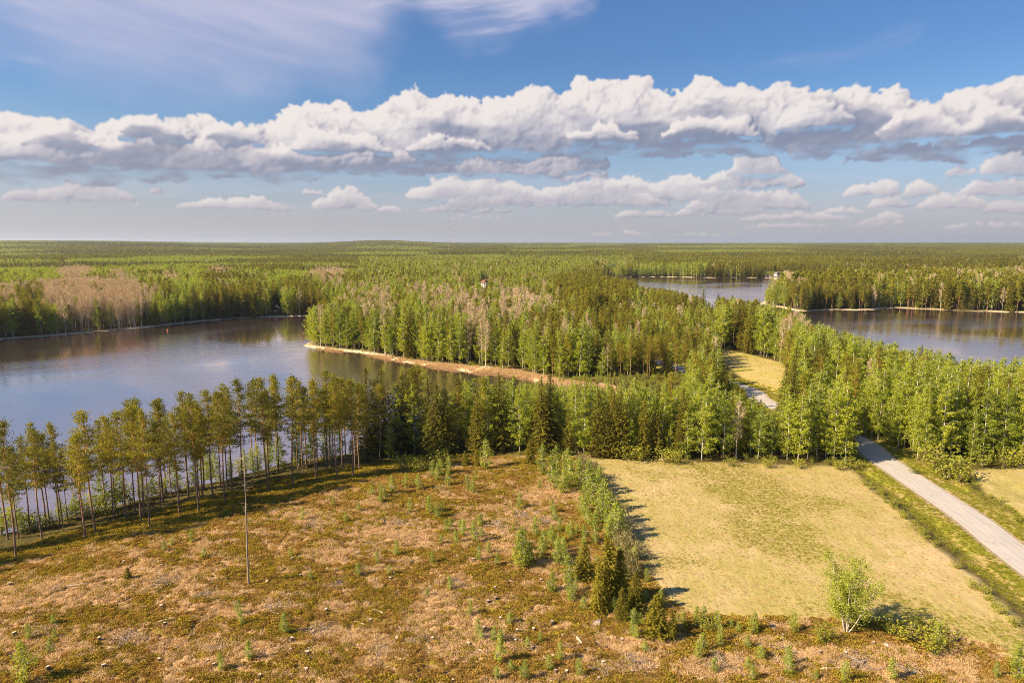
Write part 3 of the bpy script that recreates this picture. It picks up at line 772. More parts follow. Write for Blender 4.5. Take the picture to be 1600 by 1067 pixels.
def g_pine(h, rs, hi=True, cb=0.45, wide=0.130):
    S = spine(h, rs, rs.uniform(0.0, 0.03)); T = MB(); C = MB()
    r0 = 0.0074 * h
    T.tube(S, r0 * (1 - 0.80 * np.linspace(0, 1, len(S)) ** 1.2), 6 if hi else 4)
    z = h * cb; R = h * wide * rs.uniform(0.85, 1.15)
    side = rs.rand() * 6.28
    P = []; Dv = []; SZ = []
    while z < h * 0.985:
        t = (z - h * cb) / (h * (1 - cb))
        L0 = R * 1.32 * ((1 - t) ** 0.8 * 0.92 + 0.05) * (0.38 + 0.62 * min(1, t * 3.2))
        nb = rs.randint(3, 6) if hi else rs.randint(2, 4)
        for k in range(nb):
            a = rs.rand() * 6.28
            L = L0 * rs.uniform(0.55, 1.2) * (1 + 0.22 * math.cos(a - side))
            if rs.rand() < 0.14: L *= 0.35
            if rs.rand() < 0.07: L *= 1.35
            el = math.radians(-6 + 58 * t + rs.uniform(-14, 14)); p0 = on_spine(S, z)
            d = np.array([math.cos(a) * math.cos(el), math.sin(a) * math.cos(el), math.sin(el)])
            p1 = p0 + d * L * 0.6; p2 = p0 + d * L + np.array([0, 0, 0.16 * L])
            C.tube([p0, p1, p2], [0.05 * (1 - t) + 0.02, 0.03, 0.012], 3, 1)
            nc = max(2, int(L / (0.42 if hi else 0.8)))
            for c in range(nc):
                u = 0.32 + 0.68 * (c + rs.rand()) / nc
                q = p0 + (p2 - p0) * u + rs.normal(size=3) * 0.16 * L * u * np.array([1, 1, 0.45])
                nn = 13 if hi else 5
                P.append(q + rs.normal(size=(nn, 3)) * np.array([0.34, 0.34, 0.13])); Dv.append(rs.normal(size=(nn, 3)) * 0.75 + d + np.array([0, 0, 0.5])); SZ.append(rs.uniform(0.11, 0.22, nn) if hi else rs.uniform(0.3, 0.5, nn))
        z += h * rs.uniform(0.018, 0.030) * (1 if hi else 1.4)
    tip = on_spine(S, h * 0.99); nn = 20 if hi else 6
    P.append(tip + rs.normal(size=(nn, 3)) * np.array([0.2, 0.2, 0.3])); Dv.append(rs.normal(size=(nn, 3)) * 0.5 + np.array([0, 0, 1.0])); SZ.append(np.full(nn, 0.18 if hi else 0.3))
    C.diamonds(np.concatenate(P), np.concatenate(Dv), np.concatenate(SZ), 0.34 if hi else 0.5, rs, 0)
    # dead twigs under the crown
    for k in range(16 if hi else 3):
        zz = h * rs.uniform(cb * 0.45, cb * 1.05); a = rs.rand() * 6.28; L = rs.uniform(0.4, 1.3); p0 = on_spine(S, zz)
        C.tube([p0, p0 + np.array([math.cos(a), math.sin(a), rs.uniform(-0.25, 0.2)]) * L], [0.022, 0.008], 3, 2)
    return T, C

def g_spruce(h, rs, hi=True, base=0.05, wide=0.145):
    S = spine(h, rs, 0.008); T = MB(); C = MB()
    T.tube(S, 0.0105 * h * (1 - 0.9 * np.linspace(0, 1, len(S))), 5 if hi else 3)
    z = h * base; R = h * wide * rs.uniform(0.85, 1.15); P = []; Dv = []; SZ = []
    stepk = 0.021 if hi else 0.045
    ph = rs.rand(6) * 6.28
    while z < h * 0.97:
        t = (z / h - base) / (1 - base)
        L0 = R * (1 - t) ** 0.80 * min(1, 0.55 + t * 3.2) + 0.12
        nb = 8 if hi else 6
        for k in range(nb):
            a = k * 6.28 / nb + rs.uniform(-0.4, 0.4) + z
            L = L0 * rs.uniform(0.72, 1.15) * (1 + 0.13 * math.sin(3 * a + ph[int(t * 5)]))
            p0 = on_spine(S, z); dr = -0.42 + 0.55 * t
            tt = np.linspace(0.15, 1.0, max(2, int(L / (0.24 if hi else 0.6))))
            ca, sa = math.cos(a), math.sin(a)
            for u in tt:
                rr_ = L * u; zz = dr * rr_ * (1 - 0.45 * u) 
                nn = 3 if hi else 2
                q = p0 + np.array([ca * rr_, sa * rr_, zz]); q = q + rs.normal(size=(nn, 3)) * np.array([0.11, 0.11, 0.07]) * (1 if hi else 2)
                lat = rs.uniform(-1, 1, nn) * 0.9
                dd = np.stack([ca - sa * lat, sa + ca * lat, np.full(nn, dr * 0.5 - 0.25) + rs.normal(size=nn) * 0.2], 1)
                P.append(q); Dv.append(dd); SZ.append(rs.uniform(0.16, 0.27, nn) * (1 if hi else 2.0) * (0.65 + 0.35 * (1 - t)))
            if hi and rs.rand() < 0.5: C.tube([p0, p0 + np.array([ca * L * 0.9, sa * L * 0.9, dr * L * 0.6])], [0.03, 0.008], 3, 1)
        z += h * stepk * rs.uniform(0.8, 1.2)
    tip = on_spine(S, h * 0.985); nn = 9
    P.append(tip + rs.normal(size=(nn, 3)) * np.array([0.06, 0.06, 0.22])); Dv.append(rs.normal(size=(nn, 3)) * 0.35 + np.array([0, 0, 1.0])); SZ.append(np.full(nn, 0.22))
    C.diamonds(np.concatenate(P), np.concatenate(Dv), np.concatenate(SZ), 0.42 if hi else 0.55, rs, 0)
    return T, C

def g_birch(h, rs, hi=True, cb=0.15, wide=0.125, leaf=0.125, dens=1.0):
    S = spine(h, rs, rs.uniform(0.01, 0.05)); T = MB(); C = MB()
    T.tube(S, 0.0058 * h * (1 - 0.86 * np.linspace(0, 1, len(S))) + 0.01, 5 if hi else 4)
    P = []; Dv = []; SZ = []; R = h * wide * rs.uniform(0.85, 1.15)
    n = int((84 if hi else 30) * dens); ph = rs.rand() * 6.28
    for k in range(n):
        t = (k + rs.rand()) / n
        z = h * (cb + (0.97 - cb) * t); a = rs.rand() * 6.28
        prof = math.sin(math.pi * min(1, (t * 0.86 + 0.14) ** 0.85)) ** 0.7
        L = R * (prof * 0.95 + 0.08) * rs.uniform(0.5, 1.15) * (1 + 0.18 * math.sin(2 * a + ph + 4 * t))
        rise = rs.uniform(0.35, 0.9) * L
        p0 = on_spine(S, max(0.1, z - rise * 0.6)); p2 = p0 + np.array([math.cos(a) * L, math.sin(a) * L, rise]); p1 = (p0 + p2) / 2 + np.array([0, 0, 0.10 * L])
        if hi or k % 3 == 0: C.tube([p0, p1, p2], [0.028, 0.018, 0.007], 3, 1)
        ns = max(2, int(L * (4.4 if hi else 2.2)))
        for s in range(ns):
            u = 0.22 + 0.78 * (s + rs.rand()) / ns
            q = p0 * (1 - u) ** 2 + 2 * u * (1 - u) * p1 + u * u * p2
            hl = rs.uniform(0.3, 1.0) * (0.5 + 0.5 * (1 - t)); m = 9 if hi else 4
            w = rs.rand(m)[:, None]
            off = rs.normal(size=3) * np.array([0.22, 0.22, 0.1])
            P.append(q + off * w + np.array([0, 0, -1.0]) * hl * w + rs.normal(size=(m, 3)) * (0.11 if hi else 0.2)); Dv.append(rs.normal(size=(m, 3)) + np.array([0, 0, -0.6]))
            SZ.append(rs.uniform(0.75, 1.3, m) * leaf * (1 if hi else 2.3))
    nn = 14; P.append(on_spine(S, h * 0.97) + rs.normal(size=(nn, 3)) * np.array([0.18, 0.18, 0.4])); Dv.append(rs.normal(size=(nn, 3))); SZ.append(np.full(nn, leaf * (1 if hi else 1.8)))
    C.diamonds(np.concatenate(P), np.concatenate(Dv), np.concatenate(SZ), 0.62, rs, 0)
    return T, C

def g_bare(h, rs, hi=True):
    """leafless aspen: pale trunk, upswept limbs, haze of twigs"""
    S = spine(h, rs, 0.03); T = MB(); C = MB()
    T.tube(S, 0.0085 * h * (1 - 0.88 * np.linspace(0, 1, len(S))) + 0.01, 5 if hi else 3)
    n = 34 if hi else 18
    P = []; Dv = []; SZ = []
    for k in range(n):
        t = (k + rs.rand()) / n; z = h * (0.30 + 0.66 * t); a = rs.rand() * 6.28
        L = h * 0.135 * (math.sin(math.pi * min(1, t * 0.8 + 0.2)) ** 0.6 + 0.15) * rs.uniform(0.6, 1.15)
        p0 = on_spine(S, z); d = np.array([math.cos(a) * 0.75, math.sin(a) * 0.75, 1.05]); p2 = p0 + d * L * 0.8
        p1 = (p0 + p2) / 2 + np.array([math.cos(a), math.sin(a), -0.2]) * 0.12 * L
        C.tube([p0, p1, p2], [0.05, 0.03, 0.01], 3, 1)
        m = 34 if hi else 13
        u = rs.uniform(0.2, 1.05, m)[:, None]
        q = p0 * (1 - u) ** 2 + 2 * u * (1 - u) * p1 + u * u * p2 + rs.normal(size=(m, 3)) * 0.13 * L
        P.append(q); Dv.append(rs.normal(size=(m, 3)) * 0.55 + d); SZ.append(rs.uniform(0.22, 0.5, m) * (1 if hi else 1.6))
    P = np.concatenate(P); C.diamonds(P, np.concatenate(Dv), np.concatenate(SZ), 0.075 if hi else 0.13, rs, 0)
    return T, C

def g_bush(h, rs, n=420, w=1.0, leaf=0.085, stems=7, upright=0.0, asp=0.6):
    T = MB(); C = MB(); P = []; Dv = []; SZ = []
    for k in range(stems):
        a = rs.rand() * 6.28; o = rs.uniform(0.1, 0.5) * w * h; top = np.array([math.cos(a) * o, math.sin(a) * o, h * rs.uniform(0.6, 0.95)])
        b = np.array([math.cos(a), math.sin(a), 0]) * 0.08
        mid = (b + top) / 2 + np.array([0, 0, 0.1 * h])
        T.tube([b, mid, top], [0.03 * h / 2.5 + 0.008, 0.014, 0.006], 3)
        m = n // stems
        u = rs.uniform(0.12, 1.08, m)[:, None]
        q = b * (1 - u) ** 2 + 2 * u * (1 - u) * mid + u * u * top + rs.normal(size=(m, 3)) * h * np.array([0.13, 0.13, 0.10]) * w * (0.6 + 0.6 * np.sin(np.clip(u, 0, 1) * 3.0))
        q[:, 2] = np.abs(q[:, 2]) + 0.03
        P.append(q); Dv.append(rs.normal(size=(m, 3)) + np.array([0, 0, upright])); SZ.append(rs.uniform(0.7, 1.35, m) * leaf)
    C.diamonds(np.concatenate(P), np.concatenate(Dv), np.concatenate(SZ), asp, rs, 0)
    return T, C

def g_sapling(h, rs, hi=True):
    return g_birch(h, rs, True, cb=0.10, wide=0.17, leaf=0.085, dens=0.6)

def g_field_tree(h, rs):
    T = MB(); C = MB(); P = []; Dv = []; SZ = []
    for k in range(10):
        a = k * 0.9 + rs.uniform(-0.3, 0.3); sp_ = rs.uniform(0.10, 0.34) * h
        if k == 0: sp_ = 0.02 * h
        hh = h * rs.uniform(0.55, 0.98) if k else h
        tt = np.linspace(0, 1, 8)
        S = np.stack([math.cos(a) * (0.15 + sp_ * tt ** 0.9), math.sin(a) * (0.15 + sp_ * tt ** 0.9), hh * tt ** 1.05], 1) + rs.normal(size=(8, 3)) * 0.05
        S[0, 2] = -0.1
        T.tube(S, 0.085 * (1 - 0.86 * tt) + 0.01, 6)
        for j in range(24):
            u = rs.uniform(0.25, 1.0); p0 = np.array([np.interp(u, tt, S[:, c]) for c in range(3)])
            b = rs.rand() * 6.28; L = h * 0.22 * rs.uniform(0.4, 1.15) * (1.15 - 0.6 * u)
            p2 = p0 + np.array([math.cos(b), math.sin(b), rs.uniform(0.1, 0.7)]) * L
            C.tube([p0, (p0 + p2) / 2 + np.array([0, 0, 0.08]), p2], [0.03, 0.018, 0.006], 3, 1)
            for s in range(7):
                w = rs.uniform(0.3, 1.05); q = p0 + (p2 - p0) * w; m = 9
                P.append(q + rs.normal(size=(m, 3)) * 0.26); Dv.append(rs.normal(size=(m, 3))); SZ.append(rs.uniform(0.07, 0.13, m))
    C.diamonds(np.concatenate(P), np.concatenate(Dv), np.concatenate(SZ), 0.55, rs, 0)
    return T, C

def g_snag(h, rs):
    S = spine(h, rs, 0.02, 14); T = MB(); C = MB()
    T.tube(S, 0.15 * (1 - 0.72 * np.linspace(0, 1, 14)), 7)
    for k in range(46):
        z = h * (1 - rs.rand() ** 1.5 * 0.62); p0 = on_spine(S, min(z, h * 0.99)); a = rs.rand() * 6.28; L = rs.uniform(0.3, 1.1) * (1.4 if z > h * 0.8 else 1)
        d = np.array([math.cos(a), math.sin(a), rs.uniform(-0.3, 0.5)]); p1 = p0 + d * L * 0.6; p2 = p1 + (d + rs.normal(size=3) * 0.5) * L * 0.5
        C.tube([p0, p1, p2], [0.028, 0.018, 0.006], 3, 0)
    return T, C

CROWN_MATS = {'pine': ['pine_needles', 'pine_bark', 'dead_wood'], 'spruce': ['spruce_needles', 'spruce_bark'], 'birch': ['birch_leaves', 'birch_bark'], 'bare': ['grey_twigs', 'grey_bark'],
              'sapling': ['young_leaves', 'birch_bark'], 'bush': ['willow_leaves'], 'young_spruce': ['young_spruce_needles', 'spruce_bark'], 'field': ['young_leaves', 'grey_bark'], 'snag': ['dead_wood'], 'grey_bush': ['thicket_twigs']}
TRUNK_MAT = {'pine': 'pine_bark', 'spruce': 'spruce_bark', 'birch': 'birch_bark', 'bare': 'grey_bark', 'sapling': 'birch_bark', 'bush': 'dead_wood', 'young_spruce': 'spruce_bark', 'field': 'grey_bark', 'snag': 'dead_wood', 'grey_bush': 'dead_wood'}
PROTO = {}      # kind -> list of dict(h, trunk mesh, crown mesh, joined mesh)

def proto(kind, gen, heights, seed, **kw):
    L = []
    for i, h in enumerate(heights):
        rs = np.random.RandomState(seed + i)
        T, C = gen(h, rs, **kw)
        base = kind.split('_lo')[0]
        cm = [M[x] for x in CROWN_MATS[base]]; tm = M[TRUNK_MAT[base]]
        J = MB(); 
        for V, Q, mm in zip(C.V, C.Q, C.M): J.V.append(V); J.Q.append(Q); J.M.append(mm)
        off = C.n
        for V, Q, mm in zip(T.V, T.Q, T.M): J.V.append(V); J.Q.append(Q + off); J.M.append(mm + len(cm))
        L.append(dict(h=h, trunk=T.mesh('trunk', [tm], True), crown=C.mesh('crown', cm), joined=J.mesh('tree_shape', cm + [tm])))
    PROTO[kind] = L

proto('pine', g_pine, [20, 20, 20, 20, 20, 20, 20], 100)
proto('pine_lo', g_pine, [20, 20, 20, 20], 140, hi=False, cb=0.42, wide=0.125)
proto('spruce', g_spruce, [17, 17, 17, 17], 200)
proto('spruce_lo', g_spruce, [17, 17, 17], 240, hi=False)
proto('birch', g_birch, [17, 17, 17, 17, 17, 17, 17], 300)
proto('birch_lo', g_birch, [17, 17, 17, 17], 340, hi=False)
proto('bare', g_bare, [18, 18, 18, 18], 400)
proto('bare_lo', g_bare, [18, 18, 18], 440, hi=False)
proto('young_spruce', g_spruce, [8, 8, 8], 500, wide=0.19, base=0.02)
proto('sapling', g_sapling, [4.5, 4.5, 4.5, 4.5], 520)
proto('bush', g_bush, [2.2, 2.2, 2.2, 2.2], 560)
proto('grey_bush', g_bush, [2.6, 2.6], 580, leaf=0.22, n=420, upright=1.6, asp=0.16)
proto('field', g_field_tree, [11], 601)
proto('snag', g_snag, [18], 610)

# ------------------------------------------------------------------ placing
KIND_NAME = {'pine': 'pine_tree', 'spruce': 'spruce_tree', 'birch': 'birch_tree', 'bare': 'leafless_tree', 'sapling': 'birch_sapling', 'bush': 'bush', 'young_spruce': 'young_spruce',
             'field': 'field_tree', 'snag': 'dead_pine', 'grey_bush': 'leafless_bush'}
CAT = {'pine': 'pine', 'spruce': 'spruce', 'birch': 'birch', 'bare': 'leafless tree', 'sapling': 'sapling', 'bush': 'bush', 'young_spruce': 'young spruce', 'field': 'tree', 'snag': 'dead tree', 'grey_bush': 'bush'}
PLACED = []     # (kind, x, y, h)

def put(kind, x, y, h, label, group=None, w=1.0, lo=False, z=None, parts=True, var=None):
    key = kind + '_lo' if lo and kind + '_lo' in PROTO else kind
    L = PROTO[key]; p = L[RS.randint(len(L)) if var is None else var % len(L)]
    z = H1(x, y) if z is None else z
    s = h / p['h']; ws = s * w if h > 6 else s * w * 1.0
    rot = RS.rand() * 6.28
    if parts:
        e = bpy.data.objects.new(KIND_NAME[kind], None); e.empty_display_size = 0.5
        for nm, me in (('trunk', p['trunk']), ('crown', p['crown'])):
            c = bpy.data.objects.new(nm, me); CO.objects.link(c); c.parent = e
    else:
        e = bpy.data.objects.new(KIND_NAME[kind], p['joined'])
    CO.objects.link(e)
    e.location = (x, y, z - 0.08); e.scale = (ws, ws, s); e.rotation_euler = (0, 0, rot)
    tag(e, label, CAT[kind], group)
    PLACED.append((kind, x, y, h))
    return e

ORD = ['', 'first', 'second', 'third', 'fourth', 'fifth', 'sixth', 'seventh', 'eighth', 'ninth', 'tenth', 'eleventh', 'twelfth', 'thirteenth', 'fourteenth', 'fifteenth', 'sixteenth', 'seventeenth', 'eighteenth', 'nineteenth']
TENS = {20: ('twentieth', 'twenty'), 30: ('thirtieth', 'thirty'), 40: ('fortieth', 'forty'), 50: ('fiftieth', 'fifty'), 60: ('sixtieth', 'sixty'), 70: ('seventieth', 'seventy'), 80: ('eightieth', 'eighty'), 90: ('ninetieth', 'ninety')}
def ordinal(n):
    if n < 20: return ORD[n]
    if n >= 100: return 'hundred-and-' + (ordinal(n - 100) if n > 100 else 'none')
    t = n // 10 * 10
    return TENS[t][0] if n == t else TENS[t][1] + '-' + ORD[n - t]

def from_pixels(lst):
    """(kind, base column, base row, top row) read off the photograph -> ground position and real height"""
    out = []
    for q in lst:
        kind, px, py, tp = q[:4]
        x, y, z = at(px, py)
        h = z_for_row(x, y, tp) - z
        out.append((kind, x, y, z, h, px))
    return out

# --- the row of tall pines on the near shore
pines = [(25, 869, 656), (47, 827, 680), (65, 843, 659), (72, 825, 672), (77, 823, 676), (98, 828, 690), (106, 817, 698), (132, 842, 676), (129, 822, 680), (148, 833, 640), (179, 810, 648), (198, 811, 642), (211, 798, 625),
         (221, 816, 631), (226, 808, 621), (234, 823, 638), (255, 784, 624), (260, 770, 622), (280, 803, 643), (295, 776, 611), (310, 799, 614), (312, 783, 624), (319, 763, 631), (333, 780, 608), (352, 785, 609), (355, 763, 600),
         (363, 764, 603), (381, 772, 591), (396, 739, 597), (403, 742, 590), (418, 766, 589), (433, 729, 584), (459, 761, 591), (466, 734, 586), (473, 737, 594), (493, 749, 590), (496, 736, 600), (517, 728, 578), (526, 749, 583), (532, 712, 592),
         (552, 744, 590), (540, 722, 588), (561, 735, 596), (585, 708, 592), (646, 706, 572), (570, 718, 600), (12, 842, 672), (165, 800, 655), (345, 760, 616)]
for _ in range(18):
    q = 600 * RS.rand() ** 0.7; b_ = float(np.interp(q, [0, 140, 290, 430, 540, 600], [838, 806, 768, 734, 718, 708])) + RS.uniform(0, 20)
    pines.append((q, b_, float(np.interp(q, [0, 130, 210, 300, 400, 520, 600], [668, 655, 640, 615, 592, 586, 592])) + RS.uniform(-2, 34)))
pines_f = sorted(from_pixels([('pine', a, b, c) for a, b, c in pines]), key=lambda q: q[5])
for i, (k, x, y, z, h, px) in enumerate(pines_f):
    adj = 'tall' if h > 21 else ('shorter' if h < 17.5 else 'straight')
    put('pine', x, y, max(12, h), f'{adj} bare-trunked pine between clearing and lake, {ordinal(i + 1)} from the left', 'pines along the near lake shore', w=RS.uniform(0.85, 1.25), var=RS.randint(7))
for i in range(16):      # the stand goes on beyond the frame
    t = (i + RS.rand()) / 16
    px, py = -20 - 700 * t, 868 + 190 * t - RS.uniform(0, 22)
    x, y, z = at(px, py)
    put('pine', x, y, RS.uniform(17, 22), f'shore pine beyond the clearing, {ordinal(i + 1)} from the end of the row', 'pines further along the shore')

# --- edge of the wood behind the field and clearing (column, row of base, row of top)
edge = [('spruce', 575, 712, 576), ('spruce', 601, 709, 573), ('birch', 620, 709, 596), ('spruce', 632, 706, 580), ('spruce', 641, 700, 592), ('pine', 656, 705, 570), ('birch', 648, 709, 600), ('spruce', 672, 709, 590), ('spruce', 683, 712, 596),
        ('spruce', 697, 710, 606), ('pine', 716, 708, 588), ('birch', 728, 703, 590), ('birch', 740, 701, 588), ('pine', 758, 704, 588), ('spruce', 747, 709, 610), ('birch', 762, 705, 585), ('spruce', 781, 703, 582), ('birch', 800, 698, 582),
        ('birch', 812, 706, 600), ('birch', 835, 706, 604), ('spruce', 846, 708, 588), ('spruce', 860, 706, 583), ('birch', 874, 702, 602), ('spruce', 887, 709, 640), ('birch', 899, 707, 596), ('birch', 913, 709, 604), ('spruce', 934, 713, 608),
        ('spruce', 946, 714, 632), ('spruce', 959, 714, 612), ('birch', 925, 708, 592), ('birch', 979, 710, 604), ('birch', 990, 706, 588), ('spruce', 968, 714, 606), ('spruce', 1004, 713, 622), ('spruce', 1023, 712, 628), ('birch', 984, 713, 650),
        ('birch', 1015, 708, 600), ('birch', 1046, 712, 662), ('spruce', 1066, 711, 605), ('birch', 1035, 706, 594), ('birch', 1055, 703, 604), ('birch', 1096, 720, 606), ('birch', 1088, 709, 598), ('birch', 1130, 717, 608), ('birch', 1110, 708, 606), ('bare', 1150, 717, 625),
        ('birch', 1150, 712, 612), ('birch', 1184, 717, 626), ('birch', 1172, 710, 640), ('birch', 1206, 712, 655), ('birch', 1230, 719, 617), ('birch', 1247, 722, 612), ('birch', 1222, 712, 640), ('birch', 1262, 718, 600), ('birch', 1275, 716, 606),
        ('birch', 1290, 717, 606), ('birch', 1303, 722, 603), ('birch', 1313, 718, 596), ('birch', 1324, 712, 606), ('birch', 1268, 708, 596), ('spruce', 1060, 715, 650), ('birch', 1074, 716, 640), ('birch', 668, 712, 650), ('birch', 608, 716, 655)]
cnt = {}
for k, x, y, z, h, px in sorted(from_pixels(edge), key=lambda q: q[5]):
    cnt[k] = cnt.get(k, 0) + 1
    look = {'spruce': 'dark spruce branched to the ground', 'birch': 'white-stemmed birch in fresh leaf', 'pine': 'tall pine among spruces', 'bare': 'thin leafless tree'}[k]
    put(k, x, y, max(5, h), f'{look} on the edge behind the field, {ordinal(cnt[k])} from left', 'trees on the wood edge behind the field', w=1.35 if k == 'birch' else (1.3 if k == 'spruce' else 1.15))

# --- along the right side of the road
right = [(1351, 681, 590), (1361, 683, 570), (1372, 688, 585), (1389, 694, 600), (1403, 701, 575), (1433, 719, 600), (1442, 721, 625), (1412, 700, 560), (1425, 705, 570), (1455, 708, 580), (1516, 721, 640), (1470, 712, 575), (1485, 716, 590), (1500, 712, 570),
         (1535, 720, 590), (1550, 716, 575), (1566, 722, 600), (1580, 718, 585), (1595, 722, 590), (1612, 724, 600)]
for i, (k, x, y, z, h, px) in enumerate(sorted(from_pixels([('birch', *q) for q in right]), key=lambda q: q[5])):
    put('birch', x, y, h, f'slender birch in the front row right of the road, {ordinal(i + 1)} from the left', 'birches right of the road', w=1.15)

# --- trees one can pick out around the meadow
for kk, px, py, tp, w_, lb in [('pine', 1236, 612, 533, 1.7, 'broad full-crowned pine standing by the meadow edge and road'), ('bare', 1219, 566, 496, 1.2, 'leftmost of the five tall leafless aspens behind the meadow'), ('bare', 1229, 570, 488, 1.2, 'second leafless aspen of the five behind the meadow'),
        ('bare', 1239, 568, 485, 1.3, 'middle and tallest leafless aspen of the five behind the meadow'), ('bare', 1249, 570, 489, 1.2, 'fourth leafless aspen of the five behind the meadow'), ('bare', 1260, 572, 500, 1.1, 'rightmost leafless aspen of the five behind the meadow'),
        ('spruce', 1097, 508, 450, 1.2, 'dark spruce rising before the upper lake, left of three'), ('spruce', 1120, 511, 459, 1.2, 'dark spruce rising before the upper lake, middle of three'), ('spruce', 1141, 515, 461, 1.4, 'broad dark spruce rising before the upper lake, right of three')]:
    x, y, z = at(px, py); put(kk, x, y, z_for_row(x, y, tp) - z, lb, None, w=w_)
# --- single things of the foreground
x, y, z = at(389, 913)
put('snag', x, y, z_for_row(x, y, 712) - z, 'lone dead pine, a bare grey pole with broken twigs, standing in the clearing')
x, y, z = at(1322, 987); FT = (x, y)
put('field', x, y, z_for_row(x, y, 864) - z, 'many-stemmed leafy tree standing alone at the lower edge of the hay field')
for px, py, tp, w, lb in [(912, 905, 846, 1.25, 'young spruce left of the tight spruce clump by the field'), (948, 945, 838, 1.2, 'tallest young spruce of the clump beside the hay field'), (966, 938, 856, 1.2, 'second tall young spruce at the back of the clump beside the field'),
                      (936, 955, 880, 1.1, 'low young spruce at the front left foot of the clump'), (992, 958, 892, 1.15, 'pointed young spruce at the right of the clump beside the field'), (1024, 993, 927, 1.5, 'broad yellow-green young spruce nearest the corner of the field'),
                      (1050, 998, 955, 1.2, 'smallest young spruce at the right end of the clump'), (972, 968, 915, 1.1, 'short young spruce wedged low between the bigger ones of the clump'),
                      (828, 724, 686, 1.2, 'small spruce at the far edge of the clearing beside two birches'), (727, 728, 703, 1.2, 'left of two small spruces at the far edge of the clearing'), (745, 728, 701, 1.2, 'right of two small spruces at the far edge of the clearing'),
                      (200, 905, 885, 1.5, 'tiny spruce bush alone in the left of the clearing')]:
    x, y, z = at(px, py)
    put('young_spruce', x, y, max(1.2, z_for_row(x, y, tp) - z), lb, 'young spruces' , w=w)

# saplings and bushes placed one by one
sap = [(760, 733, 692), (870, 745, 695), (885, 748, 690), (847, 742, 700), (905, 765, 715), (925, 790, 745), (890, 762, 720), (675, 745, 722), (700, 758, 735), (812, 795, 772), (863, 800, 782), (912, 800, 765), (940, 815, 770), (930, 845, 808), (952, 850, 812), (960, 835, 790),
       (818, 885, 830), (810, 880, 845), (828, 882, 850), (776, 883, 865), (870, 880, 845), (888, 910, 872), (908, 890, 860), (862, 925, 895), (890, 935, 905), (935, 775, 735), (918, 770, 722), (945, 800, 755), (955, 820, 775), (965, 845, 800), (880, 770, 735), (862, 755, 715),
       (445, 990, 960), (40, 1067, 1008), (780, 1035, 1000), (875, 1030, 1005), (752, 1000, 985), (620, 868, 845), (540, 815, 800), (560, 900, 880), (738, 770, 750), (655, 765, 742), (612, 770, 745), (690, 800, 785), (720, 830, 812), (640, 800, 780), (700, 740, 715), (590, 880, 862), (486, 905, 893),
       (1240, 985, 960), (1178, 985, 960), (1100, 975, 950), (1465, 1010, 975), (1590, 1060, 1010), (1395, 1060, 1030), (1320, 1065, 1035), (1230, 1040, 1010), (1175, 1062, 1040), (905, 1055, 1030), (735, 960, 938), (675, 880, 862)]
# more seedlings scattered over the clearing, thick along the field edge
for _ in range(1400):
    if len(sap) >= 190: break
    px, py = RS.uniform(10, 1560), RS.uniform(735, 1064)
    X0, Y0 = on_plane(px, py)
    if float(sdf(CLEAR, np.array([X0]), np.array([Y0]))[0]) < 1.0: continue
    if px < 560 and RS.rand() < 0.80 or px < 160 and py < 900: continue
    near_edge = 620 < px < 1000 and py < 900
    if float(fbm(X0 / 9, Y0 / 9, 3, 2)) < 0.50: continue
    if not near_edge and RS.rand() < 0.45: continue
    sap.append((px, py, py - RS.uniform(7, 26 if near_edge else 16) * (1 + (py - 735) / 400)))
def dist_ok(x, y): return float(segdist(FIELD, np.array([x]), np.array([y]))[0]) < 7
fs = sorted(from_pixels([('sapling', *q) for q in sap]), key=lambda q: q[1])
rows = {}
for q in fs:
    dist = math.hypot(q[1], q[2]); band = 'near' if dist < 88 else ('middle' if dist < 112 else 'far')
    rows.setdefault(band, []).append(q)
for band, lst in rows.items():
    for i, (k, x, y, z, h, px) in enumerate(lst):
        h = min(max(h * (1.2 if px > 880 and dist_ok(x, y) else 1.15), 0.7), 7)
        look = 'knee-high birch seedling' if h < 1.2 else ('light green birch sapling' if h < 2.6 else 'tall leafy birch sapling')
        put('sapling', x, y, h, f'{look} in the {band} part of the clearing, {ordinal(i + 1)} from the left', 'birch saplings on the clearing', w=1.3 if h > 2 else 1.7, parts=h > 2.2)
